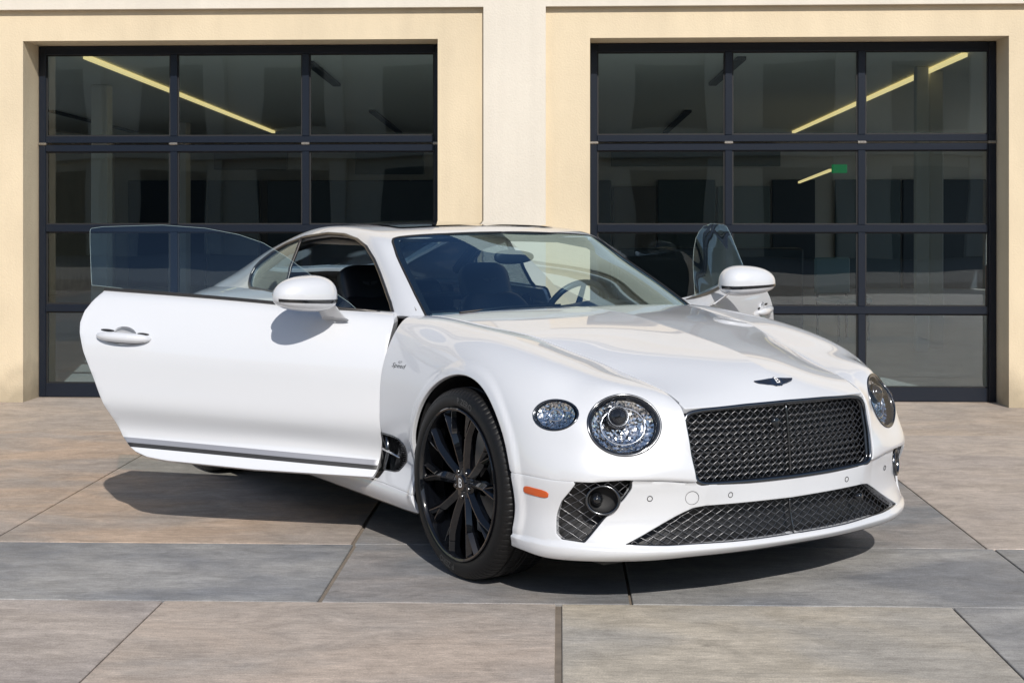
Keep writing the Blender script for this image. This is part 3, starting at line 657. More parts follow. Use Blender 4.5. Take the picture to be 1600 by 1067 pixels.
SIDEW = np.array([(-.815, .90), (-.825, .985), (-.90, 1.035), (-1.065, 1.122), (-1.235, 1.220), (-1.36, 1.279), (-1.49, 1.312), (-1.66, 1.333), (-1.88, 1.337), (-2.18, 1.314), (-2.38, 1.276), (-2.53, 1.228), (-2.63, 1.178), (-2.665, 1.145), (-2.66, 1.10), (-2.62, 1.06), (-2.56, 1.035), (-2.35, 1.028), (-2.0, 1.015), (-2.0, .90)])
f_sw = lambda V: np.where(V[:, 1] > .5, sdpoly(V[:, [0, 2]], SIDEW), 9.)
RW = np.array([(-2.33, -.2), (-2.33, .30), (-2.37, .46), (-2.46, .50), (-2.9, .525), (-3.2, .52), (-3.27, .46), (-3.29, .30), (-3.29, -.2)])
f_rw = lambda V: np.where(V[:, 0] < -2, sdpoly(V[:, :2], RW), 9.)
SR = np.array([(-1.40, -.2), (-1.40, .40), (-1.43, .465), (-1.6, .475), (-2.1, .46), (-2.16, .42), (-2.17, -.2)])
f_sr = lambda V: sdpoly(V[:, :2], SR)
def f_roof(V): return np.minimum.reduce([f_ws(V), f_sw(V), f_rw(V), np.where(V[:, 0] < -1.3, f_sr(V), 9.), np.where((V[:, 0] > -2.05) & (V[:, 1] > .5), V[:, 2] - (.925 + np.where(V[:, 0] > -.86, .05, 0)), 9.)])
rV, rF = both(*clip(GV, GF, f_roof)); rV, rF = flange(rV, rF, .02, .003); roof = mk('roof', rV, rF, M['paint'], car)
def gpanel(name, fn, m, parent=car, drop=.004, side=None, src=None):
    V, F = clip(*(src or (GV, GF)), fn); V = V - normals(V, F) * drop
    if side is None: V, F = both(V, F)
    elif side < 0: V, F = mirror(V, F)
    return mk(name, V, F, m, parent)
WGV, WGF = patch([r[:4][::-1] for r in Gh[:5]], 16, [10, 14, 12])
gpanel('windshield', lambda V: np.minimum(-f_ws(V), np.where(V[:, 0] > -.56, -1, 1.)) - .001, M['windshield'], drop=.003, src=(WGV, WGF))
gpanel('sunroof', lambda V: np.where(V[:, 0] < -1.3, -f_sr(V), -1.) - .002, M['roofglass'], drop=-.007)
gpanel('rear_window', lambda V: -f_rw(V) - .001, M['sideglass'])
QW = np.array([(-2.12, .9), (-2.205, 1.40), (-3, 1.4), (-3, .9)])
for s in (1, -1):
    gpanel('quarter_window', lambda V: np.minimum(-f_sw(V) - .001, -sdpoly(V[:, [0, 2]], QW)), M['sideglass'], side=s)

# ------------------------------------------------------------------ doors (built closed on the left, swung open, mirrored for the right)
PH, TI = .828, .048
HN = np.array([-.70, .93, .65]); DD = np.array([-.004, .001, .007])
def swing(V, PH=PH):
    V = np.asarray(V, float) - HN; c, s = math.cos(TI), math.sin(TI); x = V[:, 0] * c + V[:, 2] * s; z = V[:, 2] * c - V[:, 0] * s; y = V[:, 1]
    c, s = math.cos(PH), math.sin(PH); return np.stack([x * c + y * s, -x * s + y * c, z], -1) + HN + DD
def both_doors(name, V, F, m, parents, smooth=True, angle=None):
    out = []
    for side, par in zip((1, -1), parents):
        v, f = (swing(V, PH if side < 0 else .945), F)
        if side < 0: v, f = mirror(v, f)
        out.append(mk(name, v, f, m, par, smooth, angle))
    return out
def band(name, VF, m, off, parents, depth=.006):
    V, F = VF; V = np.asarray(V) + normals(np.asarray(V), F) * off; V, F = flange(V, F, depth, .001); return both_doors(name, V, F, m, parents)
HC = (-1.905, .822)
f_cup = lambda V: np.hypot((V[:, 0] - HC[0]) / .058, (V[:, 2] - HC[1]) / .042) - 1
dskin = clip(*doorp, lambda V: f_cup(V) * .05)
V, F = flange(*dskin, .02); doors = both_doors('door', V, F, M['paint'], (car, car))
# inner shell and shut face
V0, F0 = doorp; V0 = np.asarray(V0); N0 = normals(V0, F0); Vi = V0.copy(); Vi[:, 1] -= .085 * np.clip((1.06 - V0[:, 2]) / .12, .25, 1)
both_doors('door_trim_panel', Vi, [f[::-1] for f in F0], M['leather'], doors)
be = bedges(F0); Vo = V0 - N0 * .012; k = len(V0)
both_doors('door_shut_face', np.concatenate([Vo, Vi]), [(b, a, k + a, k + b) for a, b in be], M['paint'], doors, False)
# handle cup, handle
cupV, cupF = [], []
cup = MB().lathe([(1.02, 0.0), (1.0, .10), (.85, .45), (.55, .8), (.25, .95), (0.02, 1.0)], 40, 'y')
def sidew(x, z):
    d = (BV[:, 0] - x) ** 2 + (BV[:, 2] - z) ** 2 + np.where(BV[:, 1] > .5, 0, 9); i = np.argsort(d)[:6]; w = 1 / (d[i] + 1e-6); return float((BV[i, 1] * w).sum() / w.sum())
hw = sidew(*HC)
cv = np.array(cup.V); cv = np.stack([HC[0] + cv[:, 0] * .059, hw - .004 - cv[:, 1] * .032 + 0 * cv[:, 0], HC[1] + cv[:, 2] * .043], -1)
both_doors('handle_cup', cv, cup.F, M['paint'], doors)
hp = [(-1.776, -.006, .0), (-1.785, .012, .010), (-1.80, .024, .0165), (-1.84, .034, .0215), (-1.905, .038, .023), (-1.97, .034, .0215), (-2.01, .024, .017), (-2.026, .012, .011), (-2.034, -.006, .0)]
hcv = curve(hp, 40); path = np.array([(x, sidew(x, .818) + y - .012, .818 - (x + 1.905) * .01) for x, y, r in hcv]); rad = np.maximum(hcv[:, 2], .001)
hm = MB().tube(path, rad, 14, flat=1.0, up=(0, 0, 1)); both_doors('handle', hm.V, hm.F, M['paint'], doors)
for a, b, z in ((-2.018, -1.955, .8415), (-1.845, -1.79, .8395)):
    sl = MB().tube([(x, sidew(x, z) + .001, z - (x + 1.905) * .035) for x in np.linspace(a, b, 8)], [.002, .0045, .0055, .006, .006, .0055, .0045, .002], 6); both_doors('handle_slot', sl.V, sl.F, M['black'], doors)
us = MB().tube([(x, sidew(x, .80) + .016 * math.sin((x + 2.0) / .19 * 3.14), .7985) for x in np.linspace(-1.995, -1.81, 12)], [.002, .005, .007, .008, .009, .0095, .0095, .009, .008, .007, .005, .002], 8); both_doors('handle_underside', us.V, us.F, M['chrome_dark'], doors)
# sill trims
zt = lambda V: .350 + .0125 * (-.709 - V[:, 0])
band('sill_trim', clip(*doorp, lambda V: np.minimum(zt(V) - V[:, 2], V[:, 2] - zt(V) + .021)), M['grey_strip'], .004, doors)
band('sill_trim_dark', clip(*doorp, lambda V: np.minimum(zt(V) - .0212 - V[:, 2], V[:, 2] - zt(V) + .037)), M['black'], .0015, doors)  # black band directly below the grey trim strip
# belt strip and glass
bp_ = curve([(-.765, .778, .990), (-1.0, .818, .997), (-1.45, .822, 1.010), (-1.95, .82, 1.018), (-2.062, .818, 1.017)], 60)
bs = MB().tube(bp_ + np.array([0, .006, .002]), np.interp(np.arange(60), [0, 4, 59], [.004, .011, .013]), 8, flat=.55, up=(0, 0, 1)); both_doors('belt_trim', bs.V, bs.F, M['seal'], doors)
f_dg = lambda V: np.minimum.reduce([-f_sw(V) - .012, sdpoly(V[:, [0, 2]], np.array([(-2.11, .9), (-2.275, 1.40), (-3, 1.4), (-3, .9)])), V[:, 2] - .955])
V, F = clip(GV, GF, f_dg); V = np.asarray(V) - normals(np.asarray(V), F) * .006
both_doors('door_glass', V, F, M['sideglass'], doors)
eg = [l for l in loops(F)]; lp = np.asarray(V)[max(eg, key=len)]
em = MB().tube(lp, .0008, 4, closed=True); both_doors('glass_edge', em.V, em.F, mat('glass_edge', (.35, .45, .45), .2), doors)
# wing mirror
def egg(c, mdir, a, b, h, nu=36, nv=22, p=2.5, low=.64, grow=0., v0=-90, v1=90, u0=0, u1=360):
    mdir = np.array([*mdir, 0.]); mdir /= np.linalg.norm(mdir); dd = np.array([mdir[1], -mdir[0], 0]); dd = dd if dd[0] > 0 else -dd
    V = []; sg = lambda t, e: math.copysign(abs(t) ** e, t)
    for i in range(nv + 1):
        ph = R(v0 + (v1 - v0) * i / nv)
        for j in range(nu + 1):
            th = R(u0 + (u1 - u0) * j / nu); cu, su = sg(math.cos(th), 2 / p), sg(math.sin(th), 2 / p)
            r = math.cos(ph) ** (2 / p); z = sg(math.sin(ph), 2 / p)
            tap = 1 - .16 * cu * r            # outer end slimmer
            q = np.array(c) + mdir * (a + grow) * cu * r + dd * (b + grow) * su * r * (1 if su > 0 else .55) * tap + np.array([0, 0, (h + grow) * z * tap * (1 if z > 0 else low)])
            V.append(q)
    w = nu + 1; F = [(i * w + j, i * w + j + 1, (i + 1) * w + j + 1, (i + 1) * w + j) for i in range(nv) for j in range(nu)]
    return weld(np.array(V), F, 1e-5)
MC = (-1.045, 1.035, 1.052); MD = (-.17, .25)
V, F = egg(MC, MD, .152, .105, .094); both_doors('mirror_housing', V, F, M['paint'], doors)
V, F = egg(MC, MD, .152, .105, .094, grow=.0016, v0=-12, v1=-1, u0=14, u1=170, nv=3); both_doors('mirror_trim', V, F, M['black_gloss'], doors)
ft = MB(); prof = []
for t in np.linspace(0, 1, 9):
    cx_, cw, cz = -.962 + .022 * t, .965 - .075 * t, 1.012 - .058 * t
    prof.append((cx_, cw, cz, .052 - .006 * t + .016 * t * t, .020 - .006 * t))
fv = []; nk = 16
for x, w, z, a, b in prof:
    for k in range(nk):
        an = 2 * math.pi * k / nk; fv.append((x + a * math.copysign(abs(math.cos(an)) ** .8, math.cos(an)), w + .030 * math.sin(an), z + b * math.sin(an)))
ff = [(i * nk + k, i * nk + (k + 1) % nk, (i + 1) * nk + (k + 1) % nk, (i + 1) * nk + k) for i in range(8) for k in range(nk)]
both_doors('mirror_foot', np.array(fv), ff, M['paint'], doors)
md = np.array([*MD, 0]); md /= np.linalg.norm(md); bk = np.array([-md[1], md[0], 0]); bk = bk if bk[0] < 0 else -bk
gv = [np.array(MC) + bk * .060 + md * .115 * math.cos(a) + np.array([0, 0, .062 * math.sin(a) + .008]) for a in np.linspace(0, 2 * math.pi, 28, endpoint=False)]
gmb = MB().poly_prism(gv, bk * .006); both_doors('mirror_glass', gmb.V, gmb.F, M['chrome'], doors)
# window seals on the body: round the side opening, the divider post, the windshield edge
V, F = clip(GV, GF, f_roof); V = np.asarray(V); Nn = normals(V, F)
for l in loops(F):
    P = V[l]; d = np.abs(f_sw(P))
    for s in (1, -1):
        idx = [i for i in range(len(l)) if d[i] < .004 and P[i, 2] > .955]
        if len(idx) > 60:
            # rotate so that the run is contiguous
            st = next((i for i in range(len(l)) if i in set(idx) and (i - 1) % len(l) not in set(idx)), 0); run = [];
            j = st
            while (j % len(l)) in set(idx) and len(run) < len(l): run.append(j % len(l)); j += 1
            Q = P[run] + Nn[l][run] * .001
            if s < 0: Q = Q * np.array([1, -1, 1])
            MB().tube(Q, .0085, 8).build('window_seal', M['seal'], car, True)
    dw = np.abs(f_ws(P)); idx = [i for i in range(len(l)) if dw[i] < .004 and P[i, 0] < -.60]
    if len(idx) > 40:
        st = set(idx); a = next((i for i in range(len(l)) if i in st and (i - 1) % len(l) not in st), 0); run = []; j = a
        while (j % len(l)) in st and len(run) < len(l): run.append(j % len(l)); j += 1
        for s in (1, -1):
            Q = (P[run] - Nn[l][run] * .002) * np.array([1, s, 1]); MB().tube(Q, .006, 6).build('windshield_seal', M['black'], car, True)
# wide black border under the windshield glass edge
def f_frit(V): return np.minimum(-f_ws(V) - .001, np.minimum(.030 + f_ws(V), np.where(V[:, 0] > -.57, -1, 1.)))
gpanel('windshield_border', f_frit, M['black'], drop=.0065, src=(WGV, WGF))
for s in (1, -1):
    t = np.linspace(0, 1, 12); x = -2.125 - .083 * t; z = 1.02 + .29 * t; ys = np.array([max([(q[1]) for q in GV[np.argsort((GV[:, 0] - a) ** 2 + (GV[:, 2] - b) ** 2 + np.where(GV[:, 1] > .5, 0, 9))[:1]]]) for a, b in zip(x, z)])
    MB().tube(np.stack([x, s * ys, z], -1), .014, 6, up=(0, 1, 0), flat=.6).build('window_divider', M['seal'], car, True)

# ------------------------------------------------------------------ lettering helper (built-in font, turned into mesh)
def text_mesh(t, size=1., shear=0.):
    cu = bpy.data.curves.new('t', 'FONT'); cu.body = t; cu.size = size; cu.shear = shear; cu.align_x = 'CENTER'; cu.align_y = 'CENTER'; cu.resolution_u = 3
    o = bpy.data.objects.new('t', cu); COL.objects.link(o); bpy.context.view_layer.update()
    me = o.evaluated_get(bpy.context.evaluated_depsgraph_get()).to_mesh(); V = np.array([v.co[:] for v in me.vertices]); F = [tuple(p.vertices) for p in me.polygons]
    o.to_mesh_clear(); bpy.data.objects.remove(o); bpy.data.curves.remove(cu); return V, F
# ------------------------------------------------------------------ front surface lookups
FM = (BV[:, 0] > .3); FB = BV[FM]
def front_x(w, z):
    w = np.atleast_1d(w); z = np.atleast_1d(z); out = np.empty(len(w))
    for i in range(len(w)):
        d = (FB[:, 1] - abs(w[i])) ** 2 + (FB[:, 2] - z[i]) ** 2; k = np.argpartition(d, 5)[:5]; q = 1 / (d[k] + 2e-6); out[i] = (FB[k, 0] * q).sum() / q.sum()
    return out
def lattice(poly, dw, dz, fx, r, depth, rot=0., wav=.0016, inset=.0, hole=None):
    """diamond mesh of crossing wires over a (w,z) outline"""
    mb = MB(); poly = np.asarray(poly); c = poly.mean(0); L = np.hypot(dw, dz) ; R_ = 1.3
    for sgn in (1, -1):
        u = np.array([dw, sgn * dz]); u /= np.linalg.norm(u)
        # spacing so that horizontal pitch is dw
        for k in range(-int(R_ / dw) - 2, int(R_ / dw) + 3):
            o = np.array([k * dw, .0])
            t = np.arange(-1.2, 1.2, L / 8); P = o + np.array([0, .45]) + t[:, None] * u
            ins = (sdpoly(P, poly) < -inset)
            if hole: ins &= np.hypot((P[:, 0] - hole[0]) / hole[2], (P[:, 1] - hole[1]) / hole[3]) > 1
            i = 0
            while i < len(t):
                if ins[i]:
                    j = i
                    while j < len(t) and ins[j]: j += 1
                    if j - i > 2:
                        q = P[i:j]; x = fx(q[:, 0], q[:, 1]) - depth + wav * sgn * np.cos(t[i:j] / L * 2 * math.pi)
                        mb.tube(np.stack([x, q[:, 0], q[:, 1]], -1), r, 4, cap=False)
                    i = j
                else: i += 1
    return mb
def dbl(mb): # mirror a builder's content to both sides
    V, F = mirror(np.array(mb.V), mb.F); return MB().add(mb.V, mb.F).add(V, F)
def outline_tube(poly, fx, depth, r, n=260, closed=True, flat=1., up=None):
    P = np.asarray(poly); d = np.concatenate([[0], np.cumsum(np.linalg.norm(np.diff(np.vstack([P, P[:1]] if closed else P), axis=0), axis=1))]); s = np.linspace(0, d[-1], n, endpoint=not closed)
    PP = np.vstack([P, P[:1]]) if closed else P; w = np.interp(s, d, PP[:, 0]); z = np.interp(s, d, PP[:, 1])
    k = 7; ker = np.ones(k) / k
    if closed: w = np.convolve(np.r_[w[-3:], w, w[:3]], ker, 'valid'); z = np.convolve(np.r_[z[-3:], z, z[:3]], ker, 'valid')
    return MB().tube(np.stack([fx(w, z) - depth, w, z], -1), r, 8, closed=closed, flat=flat, up=up)
# main grille
half = [(0, .722), (.20, .719), (.38, .711), (.437, .703), (.454, .686), (.461, .66), (.458, .56), (.448, .472), (.434, .456), (.40, .449), (.2, .444), (0, .442)]
full = np.array(half + [(-w, z) for w, z in half[-2:0:-1]])
grille = outline_tube(full, gx, .004, .0085, 420, up=(1, 0, 0), flat=.9).build('grille', M['chrome_dark'], car, True)
outline_tube(full * np.array([.975, 1]) + np.array([0, .0]), gx, .016, .008, 420).build('inner_frame', M['black_gloss'], grille, True)
tag(lattice(full, .0335, .0250, gx, .0014, .020, inset=.004).build('wire_mesh', M['mesh_wire'], grille, True), kind='stuff')
MB().tube([(gx(0, z) - .012, 0, z) for z in np.linspace(.446, .718, 12)], .0042, 8).build('centre_bar', M['chrome_dark'], grille, True)
bpV = []; nz, nw = 10, 30
for z in np.linspace(.42, .73, nz):
    for w in np.linspace(-.46, .46, nw): bpV.append((gx(w, z) - .085, w, z))
MB().add(bpV, [(i * nw + j, i * nw + j + 1, (i + 1) * nw + j + 1, (i + 1) * nw + j) for i in range(nz - 1) for j in range(nw - 1)]).build('back_plate', M['black'], grille, True)
sl_ = MB()
for z in np.arange(.46, .71, .022): sl_.tube([(gx(w, z) - .066, w, z) for w in np.linspace(-.45, .45, 16)], .006, 6)
tag(sl_.build('radiator_slats', M['dark'], grille, True), kind='stuff')
for s in (1, -1): MB().box(.735, .745, -.006, .006, .43, .73).xf(lambda v: v + np.array([0, s * .44, 0])).build('side_plate', M['black'], grille)
cs = MB().lathe([(.0, .0), (.014, -.001), (.019, -.006), (.020, -.02)], 24, 'x', (.840, -.055, .648)); cs.xf(lambda v: v).build('radar_sensor', M['black_gloss'], grille, True)
# lower grille and side intakes
lowh = LOWG[1:-1]; lowfull = np.array([(0, .365)] + list(map(tuple, lowh)) + [(0, .228)] + [(-w, z) for w, z in lowh[::-1]])
lg = outline_tube(lowfull, front_x, .010, .0045, 420).build('lower_grille', M['chrome_dark'], car, True)
tag(lattice(lowfull, .045, .0265, front_x, .0014, .022, inset=.002).build('wire_mesh', M['mesh_wire'], lg, True), kind='stuff')
MB().tube([(float(front_x(0, z)[0]) - .014, 0, z) for z in np.linspace(.23, .363, 10)], .0036, 8).build('centre_bar', M['chrome_dark'], lg, True)
def backing(poly, off, grow, name, par, sides=(1, -1)):
    V, F = clip(BV, BF, lambda V: np.where(V[:, 0] > .35, grow - sdpoly(V[:, 1:3], poly), -1.)); V = np.asarray(V).copy(); V[:, 0] -= off; V[:, 1] *= 1 - off * .25
    for s in sides:
        v, f = (V, F) if s > 0 else mirror(V, F); mk(name, v, f, M['black'], par)
backing(LOWG, .075, .03, 'back_plate', lg)
cm_ = MB().tube([(.775, .385, .322), (.842, .385, .322)], .013, 14); cm_.build('parking_camera', M['black_gloss'], lg, True)
for s in (1, -1):
    poly = INTAKE
    tb = outline_tube(poly, front_x, .012, .004, 200); v, f = (tb.V, tb.F) if s > 0 else mirror(np.array(tb.V), tb.F); it = mk('side_intake', v, f, M['black_gloss'], car)
    la = lattice(poly, .040, .034, front_x, .0014, .018, inset=.002, hole=(.752, .402, .050, .052)); v, f = (la.V, la.F) if s > 0 else mirror(np.array(la.V), la.F); tag(mk('wire_mesh', v, f, M['mesh_wire'], it), kind='stuff')
    backing(poly, .07, .025, 'back_plate', it, (s,))
    fc = np.array([.684, .752, .402]); ax = np.array([.80, .58, .06]); ax /= np.linalg.norm(ax)
    e1 = np.array([-ax[1], ax[0], 0]); e1 /= np.linalg.norm(e1); e2 = np.cross(ax, e1)
    def lat(prof, n=40):
        mb = MB().lathe(prof, n, 'z'); V = np.array(mb.V); V = fc + V[:, :1] * e1 * 1.16 + V[:, 1:2] * e2 + V[:, 2:3] * ax
        return (V, mb.F) if s > 0 else mirror(V, mb.F)
    v, f = lat([(.044, -.05), (.0455, .0), (.049, .006), (.054, .004), (.056, -.004), (.055, -.03)]); mk('lamp_ring', v, f, M['chrome_dark'], it)
    v, f = lat([(.002, -.045), (.03, -.042), (.044, -.03), (.0445, -.002)]); mk('lamp_bowl', v, f, M['dark'], it)
    lv = MB().lathe([(.0, .024), (.012, .021), (.020, .012), (.023, .0), (.023, -.02)], 24, 'z'); LV = np.array(lv.V); LV = fc - e1 * .024 * 1 - ax * .026 + LV[:, :1] * e1 + LV[:, 1:2] * e2 + LV[:, 2:3] * ax
    LV, LF = (LV + e1 * .046, lv.F); LV, LF = (LV, LF) if s > 0 else mirror(LV, LF); mk('projector', LV, LF, M['black_gloss'], it)
# small things on the bumper skin
def surf_frame(w, z):
    x = float(front_x(w, z)[0]); a = float(front_x(w + .02, z)[0]); b = float(front_x(w, z + .02)[0]); tw = np.array([a - x, .02, 0]); tz = np.array([b - x, 0, .02])
    n = np.cross(tw, tz); n /= np.linalg.norm(n); tw /= np.linalg.norm(tw); return np.array([x, w, z]), tw, np.cross(n, tw), n
def ring_on(name, w, z, r, th, m, par, fill=None):
    p, a, b, n = surf_frame(abs(w), z); s = 1 if w > 0 else -1
    c = [p + n * .0012 + r * (math.cos(t) * a + math.sin(t) * b) for t in np.linspace(0, 2 * math.pi, 32, endpoint=False)]
    mb = MB().tube(c, th, 6, closed=True); v, f = (mb.V, mb.F) if s > 0 else mirror(np.array(mb.V), mb.F); mk(name, v, f, m, par)
for w, z in ((.296, .402), (.60, .405)):
    for s in (1, -1): ring_on('parking_sensor', s * w, z, .0095, .0012, M['dark'], bumper)
ring_on('tow_cover', -.452, .402, .025, .0007, M['dark'], bumper)
MK = np.array([(.445, .422), (.452, .433), (.468, .4355), (.53, .430), (.552, .424), (.556, .414), (.548, .405), (.53, .404), (.47, .4095), (.452, .412)])
for s in (1, -1):
    V, F = clip(BV, BF, lambda V: np.where((V[:, 1] > .75) & (V[:, 0] > .3), -sdpoly(V[:, [0, 2]], MK), -1.)); V = np.asarray(V) + normals(np.asarray(V), F) * .003; V, F = flange(V, F, .006, .0015)
    V, F = (V, F) if s > 0 else mirror(V, F); mk('side_marker', V, F, M['amber'], bumper)
for s in (1, -1):
    c = np.array([.392, s * .9405, .503]); mb = MB().lathe([(.0, .003), (.006, .0035), (.0065, .001), (.0105, .001), (.0115, .004), (.013, .001), (.0135, -.01)], 20, 'y'); V = np.array(mb.V); V[:, 1] *= s
    mk('side_sensor', V + c, mb.F if s > 0 else [f[::-1] for f in mb.F], M['chrome'], fenL if s > 0 else fenR)
# ------------------------------------------------------------------ headlamps
FV, FF = fen; FV = np.asarray(FV)
lpz = loops(FF)
def facet_disc(lamp, a, b, cell, hgt, dome, z0):
    V = []; F = []; nx = int(2 * a / cell) + 2; ny = int(2 * b / (cell * .87)) + 2; idx = {}
    for j in range(-ny // 2, ny // 2 + 1):
        for i in range(-nx // 2 - 1, nx // 2 + 2):
            x = (i + (.5 if j % 2 else 0)) * cell + random.uniform(-.18, .18) * cell; y = j * cell * .87 + random.uniform(-.18, .18) * cell
            q = math.hypot(x / a, y / b)
            if q > 1.12: continue
            if q > 1: x, y = x / q, y / q
            idx[i, j] = len(V); V.append(lamp.c + lamp.t * x + lamp.q * y + lamp.n * (z0 - dome * (1 - min(q, 1) ** 2) + random.uniform(-hgt, hgt)))
    for (i, j), k in idx.items():
        o = 1 if j % 2 else 0
        for A, Bq in (((i + 1, j), (i + o, j + 1)), ((i + o, j + 1), (i - 1 + o, j + 1))):
            if A in idx and Bq in idx: F.append((k, idx[A], idx[Bq]))
    return V, F
for li, lamp in enumerate(LAMPS):
    lp = None
    for l in lpz:
        if np.abs(lamp.f(FV[l])).mean() < .003: lp = FV[l]
    ang = np.arctan2((lp - lamp.c) @ lamp.q / lamp.b, (lp - lamp.c) @ lamp.t / lamp.a); o = np.argsort(ang); tq = np.linspace(-math.pi, math.pi, 96, endpoint=False)
    ao = np.r_[ang[o] - 2 * math.pi, ang[o], ang[o] + 2 * math.pi]; loop = np.stack([np.interp(tq, ao, np.r_[lp[o, k], lp[o, k], lp[o, k]]) for k in range(3)], -1)
    ctr = loop.mean(0); n = lamp.n; big = li == 0; S = 1. if big else .62
    def ringm(sc_, dn, base=loop):
        q = ctr + (base - ctr) * sc_; return q + n * dn
    for s in (1, -1):
        def put(name, V, F, m, par, smooth=True):
            V, F = (np.asarray(V), F) if s > 0 else mirror(np.asarray(V), F); return mk(name, V, F, m, par, smooth)
        tb = MB().tube(ringm(.985, -.001), .0052 * (.6 + .4 * S), 8, closed=True); hl = put('headlight' , tb.V, tb.F, M['chrome_dark'], car)
        rings = [ringm(.985, -.001), ringm(.955, .002), ringm(.90, -.004), ringm(.875, -.012), ringm(.86, -.05 * S), ringm(.80, -.06 * S)]; m_ = len(tq)
        V = np.concatenate(rings); F = [(i * m_ + k, i * m_ + (k + 1) % m_, (i + 1) * m_ + (k + 1) % m_, (i + 1) * m_ + k) for i in range(len(rings) - 1) for k in range(m_)]
        put('bezel', V, F, M['black_gloss'], hl)
        if s > 0: base_f = facet_disc(lamp, lamp.a * .85, lamp.b * .85, .0085 if big else .0070, .0015, .026 * S, -.030 * S)
        cr = put('crystal', base_f[0], base_f[1], M['crystal'], hl, False); cr.data.materials.append(M['crystal_mid']); cr.data.materials.append(M['crystal_dark'])
        for pl in cr.data.polygons: pl.material_index = random.choices((0, 1, 2), ((.66, .26, .08), (.52, .34, .14))[pl.index % 2])[0]
        if big:
            mb = MB().tube([lamp.c + lamp.t * lamp.a * .60 * math.cos(t_) + lamp.q * lamp.b * .60 * math.sin(t_) - n * .030 for t_ in np.linspace(0, 2 * math.pi, 60, endpoint=False)], .0032, 8, closed=True); put('light_ring', mb.V, mb.F, M['chrome'], hl)
            for off, rr in (((.018, .034), .034),):
                mb = MB().lathe([(.0, .016), (rr * .5, .013), (rr * .85, .004), (rr, -.006), (rr * 1.04, -.03)], 28, 'z'); V = np.array(mb.V); V = lamp.c + lamp.t * (V[:, :1] + off[0]) + lamp.q * (V[:, 1:2] + off[1]) + n * (V[:, 2:3] - .006)
                put('projector', V, mb.F, M['black_gloss'], hl)
                mb = MB().lathe([(rr * 1.0, -.008), (rr * 1.08, -.003), (rr * 1.18, -.008), (rr * 1.2, -.03)], 28, 'z'); V = np.array(mb.V); V = lamp.c + lamp.t * (V[:, :1] + off[0]) + lamp.q * (V[:, 1:2] + off[1]) + n * (V[:, 2:3] - .006); put('projector_ring', V, mb.F, M['chrome_dark'], hl)
        else:
            mb = MB().lathe([(.018, -.002), (.021, .002), (.024, -.002)], 28, 'z'); V = np.array(mb.V); V = lamp.c + lamp.t * V[:, :1] * 1.35 + lamp.q * V[:, 1:2] + n * (V[:, 2:3] - .016); put('inner_ring', V, mb.F, M['chrome'], hl)
        rr = [1, .9, .75, .55, .3]; V = np.concatenate([ringm(.955 * q, .001 + .013 * S * (1 - q * q)) for q in rr] + [(ctr + n * .014 * S)[None]]); F = [(i * m_ + (k + 1) % m_, i * m_ + k, (i + 1) * m_ + k, (i + 1) * m_ + (k + 1) % m_) for i in range(len(rr) - 1) for k in range(m_)] + [((len(rr) - 1) * m_ + (k + 1) % m_, (len(rr) - 1) * m_ + k, len(rr) * m_) for k in range(m_)]
        put('lens', V, F, M['lens'], hl)
# ------------------------------------------------------------------ hood emblem
def hood_z(x, y):
    d = (hoodV[:, 0] - x) ** 2 + (hoodV[:, 1] - y) ** 2; k = np.argpartition(d, 5)[:5]; q = 1 / (d[k] + 1e-6); return float((hoodV[k, 2] * q).sum() / q.sum())
em_e = empty('emblem', (0, 0, 0), 0, hood)
EX = .772; wing = [(.010, .012), (.030, .0135), (.060, .016), (.098, .019), (.092, .010), (.084, .004), (.074, -.001), (.062, -.006), (.050, -.011), (.038, -.015), (.026, -.019), (.016, -.024), (.010, -.026)]
sl0 = (hood_z(EX + .02, 0) - hood_z(EX - .02, 0)) / .04; ln = math.hypot(1, sl0)
def on_hood(u, v, off):   # u lateral, v up the slope
    x = EX - v / ln; return np.array([x, u, hood_z(x, u)]) + off * np.array([-sl0, 0, 1]) / ln
for s in (1, -1):
    pts = [on_hood(s * a, b, .0015) for a, b in (wing if s > 0 else wing[::-1])]; tp = [p + np.array([.001, 0, .0035]) for p in pts]; k = len(pts)
    MB().add(pts + tp, [tuple(range(k, 2 * k))[::1]] + [(i, (i + 1) % k, k + (i + 1) % k, k + i) for i in range(k)]).build('wing', M['emblem'], em_e)
    fe = MB()
    for a0, b0, a1, b1 in ((.028, .006, .088, .013), (.028, -.001, .078, .006), (.028, -.008, .064, -.001)): fe.tube([on_hood(s * a0, b0, .0062), on_hood(s * a1, b1, .0062)], .0007, 4)
    tag(fe.build('feather_lines', M['chrome_dark'], em_e), kind='stuff')
oc = [on_hood(.019 * math.cos(t), -.004 + .022 * math.sin(t), .005) for t in np.linspace(0, 2 * math.pi, 28, endpoint=False)]
MB().add(oc + [on_hood(0, -.004, .0085)], [(i, (i + 1) % 28, 28) for i in range(28)]).build('oval', M['emblem'], em_e)
tv, tf = text_mesh('B', .040); tv = np.array([on_hood(p[0], p[1] - .004, .0092) for p in tv]); mk('letter', tv, tf, M['white_mark'], em_e, False)
